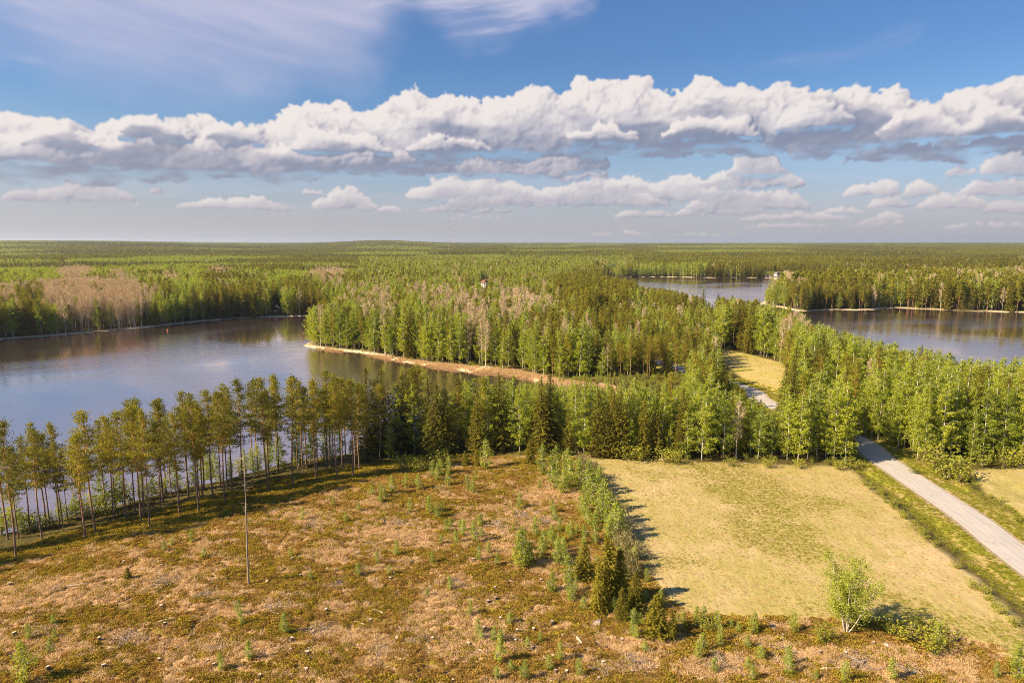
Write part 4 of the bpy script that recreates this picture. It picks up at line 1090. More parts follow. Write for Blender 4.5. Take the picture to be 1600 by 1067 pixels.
# leafless brush along the field edge
for i in range(34):
    t = (i + RS.rand()) / 34
    px = np.interp(t, [0, .3, .6, 1], [905, 930, 958, 990]) + RS.uniform(-6, 10); py = np.interp(t, [0, .3, .6, 1], [722, 765, 822, 905]) + RS.uniform(-6, 6)
    x, y, z = at(px, py)
    put('grey_bush', x, y, RS.uniform(2.0, 4.8), f'grey-green leafless thicket bush between clearing and hay field, {ordinal(i + 1)} counting from the wood', 'thicket between clearing and field', w=1.0, parts=False)
bushes = [(1285, 1005, 972, 1.2, 'round bright green bush left of the lone field tree'), (1420, 1000, 958, 1.6, 'wide bush in the shade right of the lone field tree'), (1450, 995, 962, 1.3, 'right-hand bush of the shaded pair beyond the lone tree'),
          (1392, 990, 966, 1.3, 'low bush close to the stems of the lone field tree'), (1460, 1022, 985, 1.2, 'olive bush below the shaded bushes at the field corner'), (1098, 985, 958, 1.2, 'leafy bush right of the young spruces at the field edge'),
          (1175, 990, 968, 1.0, 'small bush halfway along the lower field edge'), (1240, 988, 966, 1.0, 'small bush on the lower field edge left of the round one'), (818, 884, 855, 1.5, 'wide leafy bush in the middle of the right clearing'),
          (1480, 746, 700, 1.5, 'big pale bush at the birches right of the road'), (1466, 735, 694, 1.4, 'olive bush where the birches meet the road verge'), (1497, 752, 722, 1.3, 'bright low bush at the corner of the second field'),
          (1535, 728, 698, 1.6, 'bush in front of the birches above the second field'), (1570, 728, 700, 1.6, 'rounded bush at the wood edge above the second field'), (1595, 730, 696, 1.6, 'last bush of the wood edge above the second field'),
          (1325, 732, 712, 1.5, 'bright green bush where the hay field meets the road'), (1308, 733, 716, 1.3, 'small bush at the far right corner of the hay field'), (1340, 730, 716, 1.3, 'low bush on the verge under the last birches'),
          (1250, 732, 716, 1.5, 'low shrub under the birches on the far field edge'), (1200, 730, 712, 1.5, 'leafy shrub at the foot of the birches behind the field'), (1140, 728, 712, 1.4, 'shrub beside the leafless tree on the far field edge'),
          (1040, 722, 698, 1.6, 'full green bush on the far field edge under spruces'), (1055, 724, 700, 1.4, 'second full bush on the far field edge'), (980, 718, 690, 1.7, 'wide leafy bush between spruces behind the field'), (1000, 718, 694, 1.6, 'wide leafy bush right of the paired one behind the field'),
          (1430, 740, 722, 1.2, 'small bush in the roadside ditch under the birches'), (655, 738, 712, 1.3, 'bush in the shade at the upper left of the clearing'), (688, 730, 700, 1.4, 'bush before the dark spruces at the clearing edge'), (630, 735, 706, 1.4, 'bush among the last shore pines')]
for px, py, tp, w, lb in bushes:
    x, y, z = at(px, py); put('bush', x, y, max(1.2, z_for_row(x, y, tp) - z), lb, None, w=w)
# bushes in the ditches
nb = 0
for side, a0, a1 in ((-1, 14, 0), (1, 14, 0)):
    line = [(1352, 752), (1400, 797), (1440, 833), (1490, 885), (1540, 935), (1590, 985)] if side < 0 else [(1500, 745), (1540, 772), (1570, 795), (1600, 818), (1660, 862)]
    n = 46 if side < 0 else 26
    for i in range(n):
        t = (i + RS.rand()) / n; k = t * (len(line) - 1); j = int(k); u = k - j
        px = line[j][0] * (1 - u) + line[min(j + 1, len(line) - 1)][0] * u + RS.uniform(-5, 5); py = line[j][1] * (1 - u) + line[min(j + 1, len(line) - 1)][1] * u + RS.uniform(-3, 3)
        if fbm(t * 9, side + 3.0, 2, 2) < 0.40: continue
        x, y, z = at(px, py); nb += 1
        put('bush', x, y, RS.uniform(0.6, 1.6), f"low willow bush in the ditch {'left' if side < 0 else 'right'} of the road, {ordinal(i + 1)} from the wood", 'willow bushes in the roadside ditches', w=1.4, parts=False)
# shrubs and thin birches on the lake bank behind the pines
for i in range(58):
    t = (i + RS.rand()) / 58
    px = -10 + 640 * t; py = float(np.interp(px, [0, 140, 290, 430, 540, 630], [833, 800, 762, 727, 712, 700])) + RS.uniform(-1, 9)
    x, y, z = at(px, py)
    h = RS.uniform(2.0, 4.5) if RS.rand() < 0.5 else RS.uniform(5, 9.5)
    if px > 420: h *= 1.1
    put('birch' if h > 4.6 else 'bush', x, y, h, f"{'thin young birch' if h > 4.6 else 'green shrub'} on the lake bank behind the pines, {ordinal(i + 1)} from the left", 'young growth on the near lake bank', w=1.5 if h > 4.6 else 1.2)

# ------------------------------------------------------------------ the forest: every position, then the nearest as objects
def ell(px, py, q):
    cx, cyy, rx, ry = q
    return ((px - cx) / rx) ** 2 + ((py - cyy) / ry) ** 2 < 1
BARE_Z = [(130, 470, 92, 24), (55, 474, 60, 16), (118, 432, 24, 14), (205, 480, 40, 18), (512, 436, 27, 16), (765, 494, 60, 26), (845, 500, 50, 32), (700, 480, 26, 20), (588, 488, 22, 22), (655, 470, 16, 16), (190, 437, 14, 7), (270, 440, 16, 5), (345, 428, 14, 5), (1430, 460, 14, 18), (740, 520, 22, 20), (585, 520, 20, 16)]
LIME_Z = [(300, 432, 26, 9), (450, 440, 32, 12), (310, 460, 40, 14)]
DARK_Z = [(335, 446, 16, 14), (345, 480, 26, 20), (395, 470, 26, 22), (480, 470, 20, 16), (555, 447, 18, 10), (925, 455, 70, 32), (930, 490, 60, 30), (1060, 465, 42, 20), (50, 478, 26, 22), (1300, 455, 60, 20), (1460, 460, 40, 20), (1580, 460, 20, 16), (860, 522, 26, 16), (1010, 560, 40, 25), (1055, 540, 40, 22), (985, 432, 20, 8)]
KEEP = [[(1126, 552), (1216, 562), (1216, 590), (1222, 612), (1210, 634), (1178, 612), (1150, 588), (1130, 572)],
        [(0, 540), (260, 512), (465, 498), (472, 541), (560, 553), (640, 568), (720, 582), (778, 589), (740, 592), (700, 600), (640, 582), (560, 588), (0, 640)],
        [(560, 551), (700, 577), (800, 589), (850, 595), (872, 592), (800, 576), (700, 568), (600, 555)],
        [(992, 436), (1205, 436), (1188, 464), (1140, 462), (1088, 460), (1045, 450), (1000, 447)],
        [(1270, 491), (1360, 487), (1600, 491), (1600, 552), (1530, 558), (1470, 542), (1380, 528), (1310, 510)],
        [(751, 433, ), (764, 433), (764, 449), (751, 449)], [(733, 439), (742, 439), (742, 445), (733, 445)], [(738, 456), (778, 458), (776, 462), (738, 460)],
        [(427, 474), (438, 474), (438, 490), (424, 490)], [(1192, 425), (1222, 425), (1222, 434), (1192, 434)], [(949, 412), (965, 412), (965, 419), (949, 419)],
        [(1266, 437), (1330, 439), (1415, 442), (1415, 444), (1330, 442), (1266, 440)]]

def build_forest():
    r = np.random.RandomState(77)
    pts = []
    rings = []
    a, s = 95.0, 3.5
    while a < 11000:
        s = 3.55 if a < 420 else (3.9 if a < 800 else 3.9 * (a / 800) ** 0.80)
        b = min(a * 1.25, 11000); rings.append((a, b, s)); a = b
    for r0, r1, s in rings:
        n = int((math.radians(104) / 2 * (r1 * r1 - r0 * r0)) / (s * s))
        # jittered polar grid
        nr = max(1, int(round((r1 - r0) / s))); na = int(math.radians(104) * 0.5 * (r0 + r1) / s)
        rr = r0 + (np.arange(nr)[:, None] + r.rand(nr, na)) * (r1 - r0) / nr
        aa = math.radians(-52) + (np.arange(na)[None, :] + r.rand(nr, na)) * math.radians(104) / na
        pts.append(np.stack([(rr * np.sin(aa)).ravel(), (rr * np.cos(aa)).ravel(), np.full(nr * na, s)], 1))
    P = np.concatenate(pts); x, y = P[:, 0], P[:, 1]
    d = np.hypot(x, y)
    az = np.degrees(np.arctan2(x, y))
    keep = ~((np.abs(az) > 43) & (r.rand(len(x)) < 0.75))
    x, y, d = x[keep], y[keep], d[keep]
    s = lake_sd(x, y)
    ok = (s > 1.6) & (sdf(FIELD, x, y) < -2.0) & (sdf(FIELD2, x, y) < -2.5) & (sdf(CLEAR, x, y) < -1.5) & (sdf(MEADOW, x, y) < -2) & (sdf(VERGE_OPEN, x, y) < -0.5) & ((sdf(REED, x, y) < -0.5) | ((project(x, y, 0 * x - 2)[0] > 815) & (fbm(x / 7, y / 7, 2, 2) > 0.40) & (r.rand(len(x)) < 0.75)) | ((sdf(REED, x, y) < 1.5) & (r.rand(len(x)) < 0.4))) & (road_d(x, y) > 5.6)
    x, y, d, s = x[ok], y[ok], d[ok], s[ok]
    z = height(x, y)
    bx, by = project(x, y, z)
    # the pine strip on the near shore is planted by hand; so is the first row behind the field
    strip_ = (bx < 660) & (d < 235) & (y < 260) & (by > 640)
    front = (d < 168) & (bx < 1335)
    ok = ~(strip_ | front) & (d > 92)
    x, y, d, s, z, bx, by = [q[ok] for q in (x, y, d, s, z, bx, by)]
    mx_, my_ = project(x, y, z + 11)
    tx, ty = project(x, y, z + 19)
    N = len(x); u = r.rand(N)
    nA = fbm(x / 55, y / 55, 1, 3); nB = fbm(x / 300, y / 300, 4, 4); nC = vn(x / 14, y / 14, 3)
    sp = np.zeros(N, int)          # 0 birch 1 pine 2 spruce 3 bare
    pin = sst(0.42, 0.60, nA) * 0.55 + 0.06
    # far: pine heaths with birch belts
    farp = sst(405, 396, my_); pin = np.maximum(pin, farp * (0.72 + 0.5 * (nB - 0.5)) * 1.0)
    nD = fbm(x / 700 + 4, y / 1500, 6, 4)
    pin = np.where((my_ < 408) & (nB > 0.56), pin * 0.35, pin); pin = np.where((my_ < 412) & (nD > 0.51), pin * 0.22, pin)
    belt = (bx > 560) & (bx < 990) & (my_ > 402) & (my_ < 432); pin = np.where(belt, 0.12 + 0.4 * (nC > 0.75), pin)
    belt2 = (bx < 110) & (my_ > 420) & (my_ < 448); pin = np.where(belt2, 0.1, pin)
    penin = (bx > 470) & (bx < 1000) & (my_ > 450) & (by < 600); pin = np.where(penin, 0.10 + 0.25 * (nC > 0.7), pin)
    rightw = (bx > 1210) & (by > 500) & (x > 60); pin = np.where(rightw, 0.05, pin)
    w1 = (d < 245) & (bx < 1340); pin = np.where(w1, 0.10, pin)
    cent = (bx > 930) & (bx < 1180) & (by > 510) & (by < 650); pin = np.where(cent, 0.22 + 0.3 * (nC > 0.6), pin)
    spit = (bx > 1180) & (by > 440) & (by < 496) & (d > 480); pin = np.where(spit, 0.42, pin); pin = np.where(spit & (bx < 1215), 0.03, pin)
    sp = np.where(u < pin, 1, 0)
    spr = np.where(w1, 0.22, np.where(rightw, 0.02, 0.08)); spr = np.where(farp > 0.5, 0.06 + 0.55 * sst(0.55, 0.45, nD) * (vn(x / 160, y / 330, 2) > 0.62), spr)
    u2 = r.rand(N); sp = np.where(u2 < spr, 2, sp)
    bare = np.where(penin, 0.07, np.where(spit, 0.14, np.where(rightw | w1, 0.01, 0.05))); bare = np.where(my_ < 405, 0.01, bare)
    u3 = r.rand(N); sp = np.where(u3 < bare, 3, sp)
    # far off, the forest is a patchwork of stands, each of one kind and age
    wx = x + (fbm(x / 90, y / 90, 2, 3) - 0.5) * 110; wy = y + (fbm(x / 90 + 7, y / 90, 3, 3) - 0.5) * 160
    sc_ = 1 + d / 2500
    ci_, cj_ = np.floor(wx / (150 * np.round(sc_))).astype(int), np.floor(wy / (230 * np.round(sc_))).astype(int)
    hs = _TAB[1, ci_ & 255, cj_ & 255]; hs2 = _TAB[2, ci_ & 255, cj_ & 255]
    stand = (d > 760) & (my_ < 432) & (r.rand(N) < 0.82) & ~belt
    dom = np.where(hs < 0.56, 1, np.where(hs < 0.78, 0, 2))
    dom = np.where(belt2 | ((my_ > 412) & (hs < 0.30)), 0, dom)
    sp = np.where(stand, dom, sp); sfac = np.where(d > 760, 0.80 + 0.34 * hs2, 1.0)
    # the patches one can name in the photograph
    jx, jy = bx + r.normal(size=N) * 5, my_ + r.normal(size=N) * 3
    for q in BARE_Z: sp = np.where(ell(jx, jy, q) & (r.rand(N) < np.where(bx > 560, 0.26, 0.86)), 3, sp)
    for q in LIME_Z: sp = np.where(ell(jx, jy, q) & (r.rand(N) < 0.92), 0, sp)
    for q in DARK_Z: sp = np.where(ell(jx, jy, q) & (r.rand(N) < 0.85), np.where(r.rand(N) < 0.72, 1, 2), sp)
    hb = np.full(N, 17.5)
    hb = np.where(penin | ((bx < 560) & (d < 700)), 20.5, hb); hb = np.where(spit, 22, hb); hb = np.where(w1, 15.5, hb); hb = np.where(rightw, np.where(d > 215, 21.0, 18.0), hb); hb = np.where(cent, 15.0, hb); hb = np.where((bx > 1120) & (bx < 1275) & (d > 320) & (d < 470), 22.5, hb)
    young = np.clip((s - 1.6) / 7, 0.45, 1) if False else 1.0
    h = hb * (0.66 + 0.50 * r.beta(2.6, 1.9, N)) * (0.86 + 0.30 * nA) * young
    h = h * sfac
    h = np.where(sp == 0, h * 0.97, h); h = np.where(sp == 3, h * 1.02, h)
    reedside = np.clip(-sdf(REED, x, y) / 14, 0.5, 1); h = np.where(cent | w1, h * reedside, h)
    # behind the first rows of the field-edge wood only young trees stand
    m = (533.5 - (596 + 26 * r.rand(N))) / F
    cap = CAMH + (m * y * CP - y * SP) / (CP + m * SP) - z
    yw = (d > 176) & (d < 262) & (bx > 640) & (bx < 1075) & (by > 590)
    h = np.where(yw, np.clip(np.minimum(h, cap), 2.8, 18), h); sp = np.where(yw & (sp == 3), 0, sp); sp = np.where(yw & (sp == 1), 0, sp)
    # keep the openings of the photograph open: smaller trees, or none, on those lines of sight
    alive = np.ones(N, bool)
    def hits(hh, idx):
        res = np.zeros(len(idx), bool)
        for fz in (0.12, 0.4, 0.7, 0.9, 1.0):
            wv = 1.9 * (1.0 - 0.6 * fz)
            for sx in (-1, 0, 1):
                qx, qy = project(x[idx] + sx * wv, y[idx], z[idx] + hh * fz)
                for K in KEEP:
                    xs = [p[0] for p in K]; ys = [p[1] for p in K]
                    bb = (qx > min(xs)) & (qx < max(xs)) & (qy > min(ys)) & (qy < max(ys)) & ~res
                    if bb.any():
                        ii = np.nonzero(bb)[0]; res[ii] |= inside(K, qx[ii], qy[ii])
        return res
    cand = np.nonzero(d < 2600)[0]
    for fac in (1.0, 0.72, 0.5):
        bad = hits(h[cand] * fac, cand)
        if fac < 1: h[cand[~bad]] *= fac
        cand = cand[bad]
        if not len(cand): break
    alive[cand] = False
    # what already stands there by hand
    if PLACED:
        PP = np.array([(q[1], q[2]) for q in PLACED])
        near = np.nonzero(alive & (d < 260))[0]
        dd = np.sqrt(((np.stack([x[near], y[near]], 1)[:, None, :] - PP[None]) ** 2).sum(-1)).min(1)
        alive[near[dd < 1.6]] = False
    f = [q[alive] for q in (x, y, z, h, sp, d, bx, by, my_)]
    return f
FX, FY, FZ, FH, FS, FD, FBX, FBY, FMY = build_forest()
print('forest trees', len(FX), [int((FS == k).sum()) for k in range(4)])

def region(px, d, x, by):
    if px < 470 : return 'on the far bank of the bay' if d < 700 else 'in the distant forest'
    if d < 250 and px < 1340: return 'deeper in the wood behind the field'
    if x > 60 and d < 420: return 'in the roadside birch wood'
    if px < 930 and d < 520: return 'on the wooded point across the bay'
    if px > 1180 and 480 < d < 800: return 'on the spit between the lakes'
    if d < 600: return 'in the woods beyond the reed bank'
    return 'in the distant forest'

KINDS4 = ['birch', 'pine', 'spruce', 'bare']
LOOKS = {'birch': ('slender', 'green', 'pale green'), 'pine': ('olive', 'broad-topped', 'tall'), 'spruce': ('dark', 'narrow', 'pointed'), 'bare': ('pale grey', 'pinkish', 'twiggy')}
LIMIT = {'birch': 290, 'pine': 290, 'spruce': 290, 'bare': 290}
have = {k: sum(1 for q in PLACED if q[0] == k) for k in KINDS4}
taken = np.zeros(len(FX), bool)
for ki, k in enumerate(KINDS4):
    idx = np.nonzero((FS == ki) & (FBX > -10) & (FBX < 1610))[0]
    size = FH[idx] / FD[idx]
    # of the trees near enough to show, take the largest in the picture that stand towards the front of their wood
    top = idx[np.argsort(-size)][:max(0, LIMIT[k] - have[k])]
    taken[top] = True
    groups = {}
    for i in top: groups.setdefault(region(FBX[i], FD[i], FX[i], FBY[i]), []).append(i)
    for reg, L in groups.items():
        L.sort(key=lambda i: FD[i])
        for row in range(0, len(L), 14):
            R = sorted(L[row:row + 14], key=lambda i: FBX[i])
            rn0 = ordinal(row // 14 + 1)
            for j, i in enumerate(R):
                rn = rn0; rn = f'{rn} row back' if row else 'front row'; lk = ('' if k == 'bare' else LOOKS[k][int(FH[i] * 10) % 3]); nm = {'birch': 'birch', 'pine': 'pine', 'spruce': 'spruce', 'bare': 'leafless tree'}[k]
                put(k, FX[i], FY[i], FH[i], f'{lk}{" " if lk else ""}{nm} {reg}, {rn}, {ordinal(j + 1)} from left'.replace(' leafless tree deeper', ' bare tree deeper'), f'{nm}s {reg}', w=1.1 if k != 'birch' else RS.uniform(1.2, 1.5), lo=FD[i] > 640, z=FZ[i], parts=FD[i] < 420)

# ------------------------------------------------------------------ scattering for what nobody could count
SRC = {}
def source_collection(key, meshes):
    if key in SRC: return SRC[key]
    c = bpy.data.collections.new(key + '_shapes')
    for m_ in meshes:
        o = bpy.data.objects.new(key + '_shape', m_); c.objects.link(o)
    SRC[key] = c
    return c

def scatter(name, key, meshes, P, sc, rz, idx, tilt=None):
    """one object of kind stuff: a cloud of points, a shape stood on each"""
    col = source_collection(key, meshes)
    me = bpy.data.meshes.new(name); me.vertices.add(len(P)); me.vertices.foreach_set('co', np.asarray(P, np.float32).ravel())
    a = me.attributes.new('scl', 'FLOAT_VECTOR', 'POINT'); a.data.foreach_set('vector', np.asarray(sc, np.float32).ravel())
    rot = np.zeros((len(P), 3), np.float32); rot[:, 2] = rz
    if tilt is not None: rot[:, :2] = tilt
    a = me.attributes.new('rot', 'FLOAT_VECTOR', 'POINT'); a.data.foreach_set('vector', rot.ravel())
    a = me.attributes.new('pick', 'INT', 'POINT'); a.data.foreach_set('value', np.asarray(idx, np.int32))
    o = bpy.data.objects.new(name, me); CO.objects.link(o)
    g = bpy.data.node_groups.new(name + '_nodes', 'GeometryNodeTree')
    g.interface.new_socket('Geometry', in_out='INPUT', socket_type='NodeSocketGeometry'); g.interface.new_socket('Geometry', in_out='OUTPUT', socket_type='NodeSocketGeometry')
    ni = g.nodes.new('NodeGroupInput'); no = g.nodes.new('NodeGroupOutput'); ip = g.nodes.new('GeometryNodeInstanceOnPoints'); ci = g.nodes.new('GeometryNodeCollectionInfo')
    ci.inputs['Collection'].default_value = col; ci.inputs['Separate Children'].default_value = True; ci.inputs['Reset Children'].default_value = True
    def attr(nm, ty):
        q = g.nodes.new('GeometryNodeInputNamedAttribute'); q.data_type = ty; q.inputs['Name'].default_value = nm; return q.outputs['Attribute']
    g.links.new(ni.outputs[0], ip.inputs['Points']); g.links.new(ci.outputs[0], ip.inputs['Instance']); ip.inputs['Pick Instance'].default_value = True
    g.links.new(attr('pick', 'INT'), ip.inputs['Instance Index']); g.links.new(attr('scl', 'FLOAT_VECTOR'), ip.inputs['Scale'])
    er = g.nodes.new('FunctionNodeEulerToRotation'); g.links.new(attr('rot', 'FLOAT_VECTOR'), er.inputs[0]); g.links.new(er.outputs[0], ip.inputs['Rotation'])
    g.links.new(ip.outputs[0], no.inputs[0])
    md = o.modifiers.new('scatter', 'NODES'); md.node_group = g
    tag(o, kind='stuff')
    return o

LABEL_OF = {'birch': 'light green birch woods running back to the horizon', 'pine': 'olive green pine forest reaching to the horizon', 'spruce': 'dark spruces mixed through the distant forest', 'bare': 'stands of leafless pinkish grey trees on the far shores'}
for ki, k in enumerate(KINDS4):
    L = np.nonzero((FS == ki) & ~taken)[0]
    nh, nl = len(PROTO[k]), len(PROTO[k + '_lo'])
    meshes = [p['joined'] for p in PROTO[k]] + [p['joined'] for p in PROTO[k + '_lo']]
    H0 = PROTO[k][0]['h']
    far = FD[L] > 640
    pick = np.where(far, nh + RS.randint(0, nl, len(L)), RS.randint(0, nh, len(L)))
    s = FH[L] / H0; widen = np.clip(1.15 + (FD[L] - 600) / 2500, 1.15, 1.9) * (RS.uniform(0.95, 1.35, len(L)) if k == 'birch' else RS.uniform(0.85, 1.15, len(L)))
    sc = np.stack([s * widen, s * widen, s], 1)
    o = scatter(f'{k if k != "bare" else "leafless"}_forest', k, meshes, np.stack([FX[L], FY[L], FZ[L] - 0.1], 1), sc, RS.rand(len(L)) * 6.28, pick)
    o['label'] = LABEL_OF[k]

# canopy that closes the far forest
def far_canopy():
    aa = np.radians(np.linspace(-52, 52, 900)); rr = []
    q = 1150.0
    while q < 33000: rr.append(q); q *= 1.0095 if q < 12000 else 1.02
    rr = np.array(rr); X = (rr[:, None] * np.sin(aa)[None]).ravel(); Y = (rr[:, None] * np.cos(aa)[None]).ravel()
    s = lake_sd(X, Y); d = np.hypot(X, Y)
    r = np.random.RandomState(9)
    base = height(X, Y)
    top = 9.5 * sst(1150, 1700, d) + 3 * (fbm(X / 130, Y / 130, 2, 3) - 0.5) * 2 + 2.0 * r.rand(len(X)) + 4.5 * sst(3000, 9000, d)
    Z = base + np.where(s > 25, top, -2.0)
    n, k = len(rr), len(aa)
    i = np.arange(n - 1)[:, None] * k; j = np.arange(k - 1)[None, :]
    Q = np.stack([i + j, i + k + j, i + k + j + 1, i + j + 1], -1).reshape(-1, 4)
    good = (s[Q] > 10).all(1); Q = Q[good]
    m = bpy.data.materials.new('distant_canopy'); t = NT(m)
    geo = t.n('ShaderNodeNewGeometry'); P = geo.outputs['Position']
    n1 = t.noise(P, 0.0035, 4, 0.6); n2 = t.noise(P, 0.03, 3, 0.7)
    f = t.math('ADD', t.math('MULTIPLY', n1, 0.75), t.math('MULTIPLY', n2, 0.25))
    col = t.mix(t.mapr(f, 0.40, 0.62), (0.075, 0.080, 0.014), (0.145, 0.165, 0.022))
    p = t.n('ShaderNodeBsdfPrincipled'); p.inputs['Roughness'].default_value = 1; p.inputs['Specular IOR Level'].default_value = 0.0; t.l(col, p.inputs['Base Color'])
    out = t.n('ShaderNodeOutputMaterial'); t.l(p.outputs[0], out.inputs[0])
    V = np.stack([X, Y, Z], 1)
    used, inv = np.unique(Q, return_inverse=True)
    o = bpy.data.objects.new('far_forest', mesh_np('far_forest', V[used], inv.reshape(-1, 4), [m])); CO.objects.link(o); tag(o, kind='stuff')
    o['label'] = 'dense far-off forest canopy out to the horizon'
far_canopy()

# ------------------------------------------------------------------ stones, stumps, logs, cut branches
def stone_mesh(seed, flat=0.65):
    rs = np.random.RandomState(seed)
    import bmesh
    bm = bmesh.new(); bmesh.ops.create_icosphere(bm, subdivisions=3, radius=0.5)
    cuts = [(Vector(rs.normal(size=3)).normalized(), rs.uniform(0.26, 0.42)) for _ in range(9)]
    for v in bm.verts:
        for nrm, dd in cuts:
            e = v.co.dot(nrm) - dd
            if e > 0: v.co -= nrm * e * 0.9
        v.co *= 1 + 0.08 * (float(vn(v.co.x * 5 + seed, v.co.y * 5 + v.co.z * 4, seed % 8)) - 0.5)
        v.co.z *= flat
    me = bpy.data.meshes.new('stone'); bm.to_mesh(me); bm.free()
    me.materials.append(M['stone']); return me
M['pink_stone'] = plain_mat('reddish_granite', (0.34, 0.20, 0.15), (0.60, 0.42, 0.34), 1.8, bump=0.5)
STONES = [stone_mesh(s_) for s_ in range(6)]

def stump_parts(seed):
    rs = np.random.RandomState(seed); b = MB()
    n = 10; an = np.arange(n) * 2 * math.pi / n; prof = [(0.0, 0.27), (0.08, 0.20), (0.30, 0.165)]
    V = []
    for z_, r_ in prof:
        for k in range(n): q = r_ * (1 + 0.16 * math.sin(3 * an[k] + seed) * (1 if z_ < 0.1 else 0.3)); V.append((q * math.cos(an[k]), q * math.sin(an[k]), z_ + (0.02 * math.sin(an[k]) if z_ > 0.2 else 0)))
    Q = [(r * n + k, r * n + (k + 1) % n, (r + 1) * n + (k + 1) % n, (r + 1) * n + k) for r in range(2) for k in range(n)]
    b.add(V, Q)
    c = MB(); V2 = [(v[0] * 0.995, v[1] * 0.995, v[2] + 0.004) for v in V[2 * n:]] 
    c.add(V2, [(0, i, i + 1, (i + 2) % n) for i in range(1, n - 1, 2)])
    return b.mesh('trunk_base', [M['spruce_bark']]), c.mesh('cut_face', [M['cut_wood']])
STUMPS = [stump_parts(s_) for s_ in range(3)]

def sticks_mesh(seed, n=46, R=1.5):
    rs = np.random.RandomState(seed); b = MB()
    for k in range(n):
        a = rs.normal() * 0.7 + 0.5; L = rs.uniform(0.4, 1.7); c = rs.normal(size=2) * R * 0.42; z_ = rs.rand() * 0.35
        d = np.array([math.cos(a), math.sin(a), rs.uniform(-0.15, 0.3)]); p = np.array([c[0], c[1], z_])
        b.tube([p - d * L / 2, p + rs.normal(size=3) * 0.06, p + d * L / 2], [0.035, 0.028, 0.012], 4)
        if rs.rand() < 0.6: b.tube([p, p + (d + rs.normal(size=3) * 0.6) * L * 0.4], [0.018, 0.006], 3)
    return b.mesh('cut_branches', [M['dead_wood']])
PILES = [sticks_mesh(s_) for s_ in range(5)]

def single(name, me, px, py, sc, label, cat, group=None, rz=None, sink=0.12, tilt=0.0):
    x, y, z = at(px, py)
    o = bpy.data.objects.new(name, me); CO.objects.link(o)
    o.location = (x, y, z - sink * sc[2]); o.scale = sc; o.rotation_euler = (tilt, 0, RS.rand() * 6.28 if rz is None else rz)
    tag(o, label, cat, group); return o

o = single('boulder', STONES[1], 930, 974, (2.9, 2.4, 2.6), 'large pink-grey boulder left of the young spruce clump', 'boulder')
for px, py, s_, lb in [(1036, 718, 2.6, 'reddish boulder on the far field edge before the birches'), (884, 786, 1.5, 'reddish boulder among saplings near the field thicket'), (785, 832, 1.5, 'pale boulder at the foot of the brush heap'), (798, 906, 1.3, 'flat pale stone below the wide bush in the clearing'),
                       (236, 876, 1.2, 'white stone left of the dead pine, near the pine shade'), (280, 936, 0.8, 'small whitish stone below and left of the dead pine foot'), (302, 1003, 0.9, 'pale stone low in the left half of the clearing'), (98, 1040, 1.0, 'grey stone at the lower left of the clearing'),
                       (443, 775, 0.9, 'pale stone at the edge of the pine shade right of the dead pine'), (406, 779, 1.1, 'white stone just right of the dead pine at the pine shade'), (1388, 1006, 1.5, 'light grey flat stone right of the lone field tree'), (1180, 995, 1.1, 'pair-sized pink stone at the lower field corner'),
                       (838, 788, 0.8, 'bright white stone below the far saplings'), (1165, 724, 1.2, 'dark rounded stone at the far field edge under the birches'), (660, 792, 1.3, 'dark stone with moss in the upper middle of the clearing'), (1222, 996, 1.0, 'brown stone by the lower field edge')]:
    me = STONES[RS.randint(6)]
    if 'pink' in lb or 'reddish' in lb:
        me = me.copy(); me.materials[0] = M['pink_stone']
    single('stone', me, px, py, (s_ * RS.uniform(0.9, 1.2), s_ * 0.85, s_ * RS.uniform(0.7, 1.0)), lb, 'stone')
def spots(n, seed, xmin=5, xmax=1560, gap=0.6):
    r = np.random.RandomState(seed); out = []
    while len(out) < n:
        px, py = r.uniform(xmin, xmax), 735 + 329 * r.rand() ** 0.9
        X0, Y0 = on_plane(px, py)
        if float(sdf(CLEAR, np.array([X0]), np.array([Y0]))[0]) < gap: continue
        out.append((px, py))
    return sorted(out)
def banded(L):
    res = []; c = {}
    for px, py in L:
        b = 'upper' if py < 830 else ('middle' if py < 930 else 'lower'); c[b] = c.get(b, 0) + 1
        res.append((px, py, b, c[b]))
    return res
for px, py, b, k in banded(spots(150, 31)):
    s_ = RS.uniform(0.25, 0.62)
    single('small_stone', STONES[RS.randint(6)], px, py, (s_ * 1.2, s_, s_ * 0.9), f'small grey field stone in the {b} part of the clearing, {ordinal(k)} from the left', 'stone', 'small stones on the clearing')
for px, py, b, k in banded(spots(120, 32)):
    x, y, z = at(px, py); e = bpy.data.objects.new('tree_stump', None); e.empty_display_size = 0.3; CO.objects.link(e); s_ = RS.uniform(0.8, 1.5)
    e.location = (x, y, z - 0.05); e.scale = (s_, s_, s_ * RS.uniform(0.7, 1.5)); e.rotation_euler = (0, 0, RS.rand() * 6.28)
    for nm, me in zip(('trunk_base', 'cut_face'), STUMPS[RS.randint(3)]):
        c = bpy.data.objects.new(nm, me); CO.objects.link(c); c.parent = e
    tag(e, f'weathered sawn stump in the {b} part of the clearing, {ordinal(k)} from the left', 'stump', 'stumps on the clearing')
lg = MB(); tt = np.linspace(-1, 1, 6); lg.tube(np.stack([tt, 0.02 * tt ** 2, 0 * tt + 0.1], 1), [0.001, 0.14, 0.13, 0.125, 0.12, 0.001], 8); LOG = lg.mesh('log', [M['cut_wood']], True)
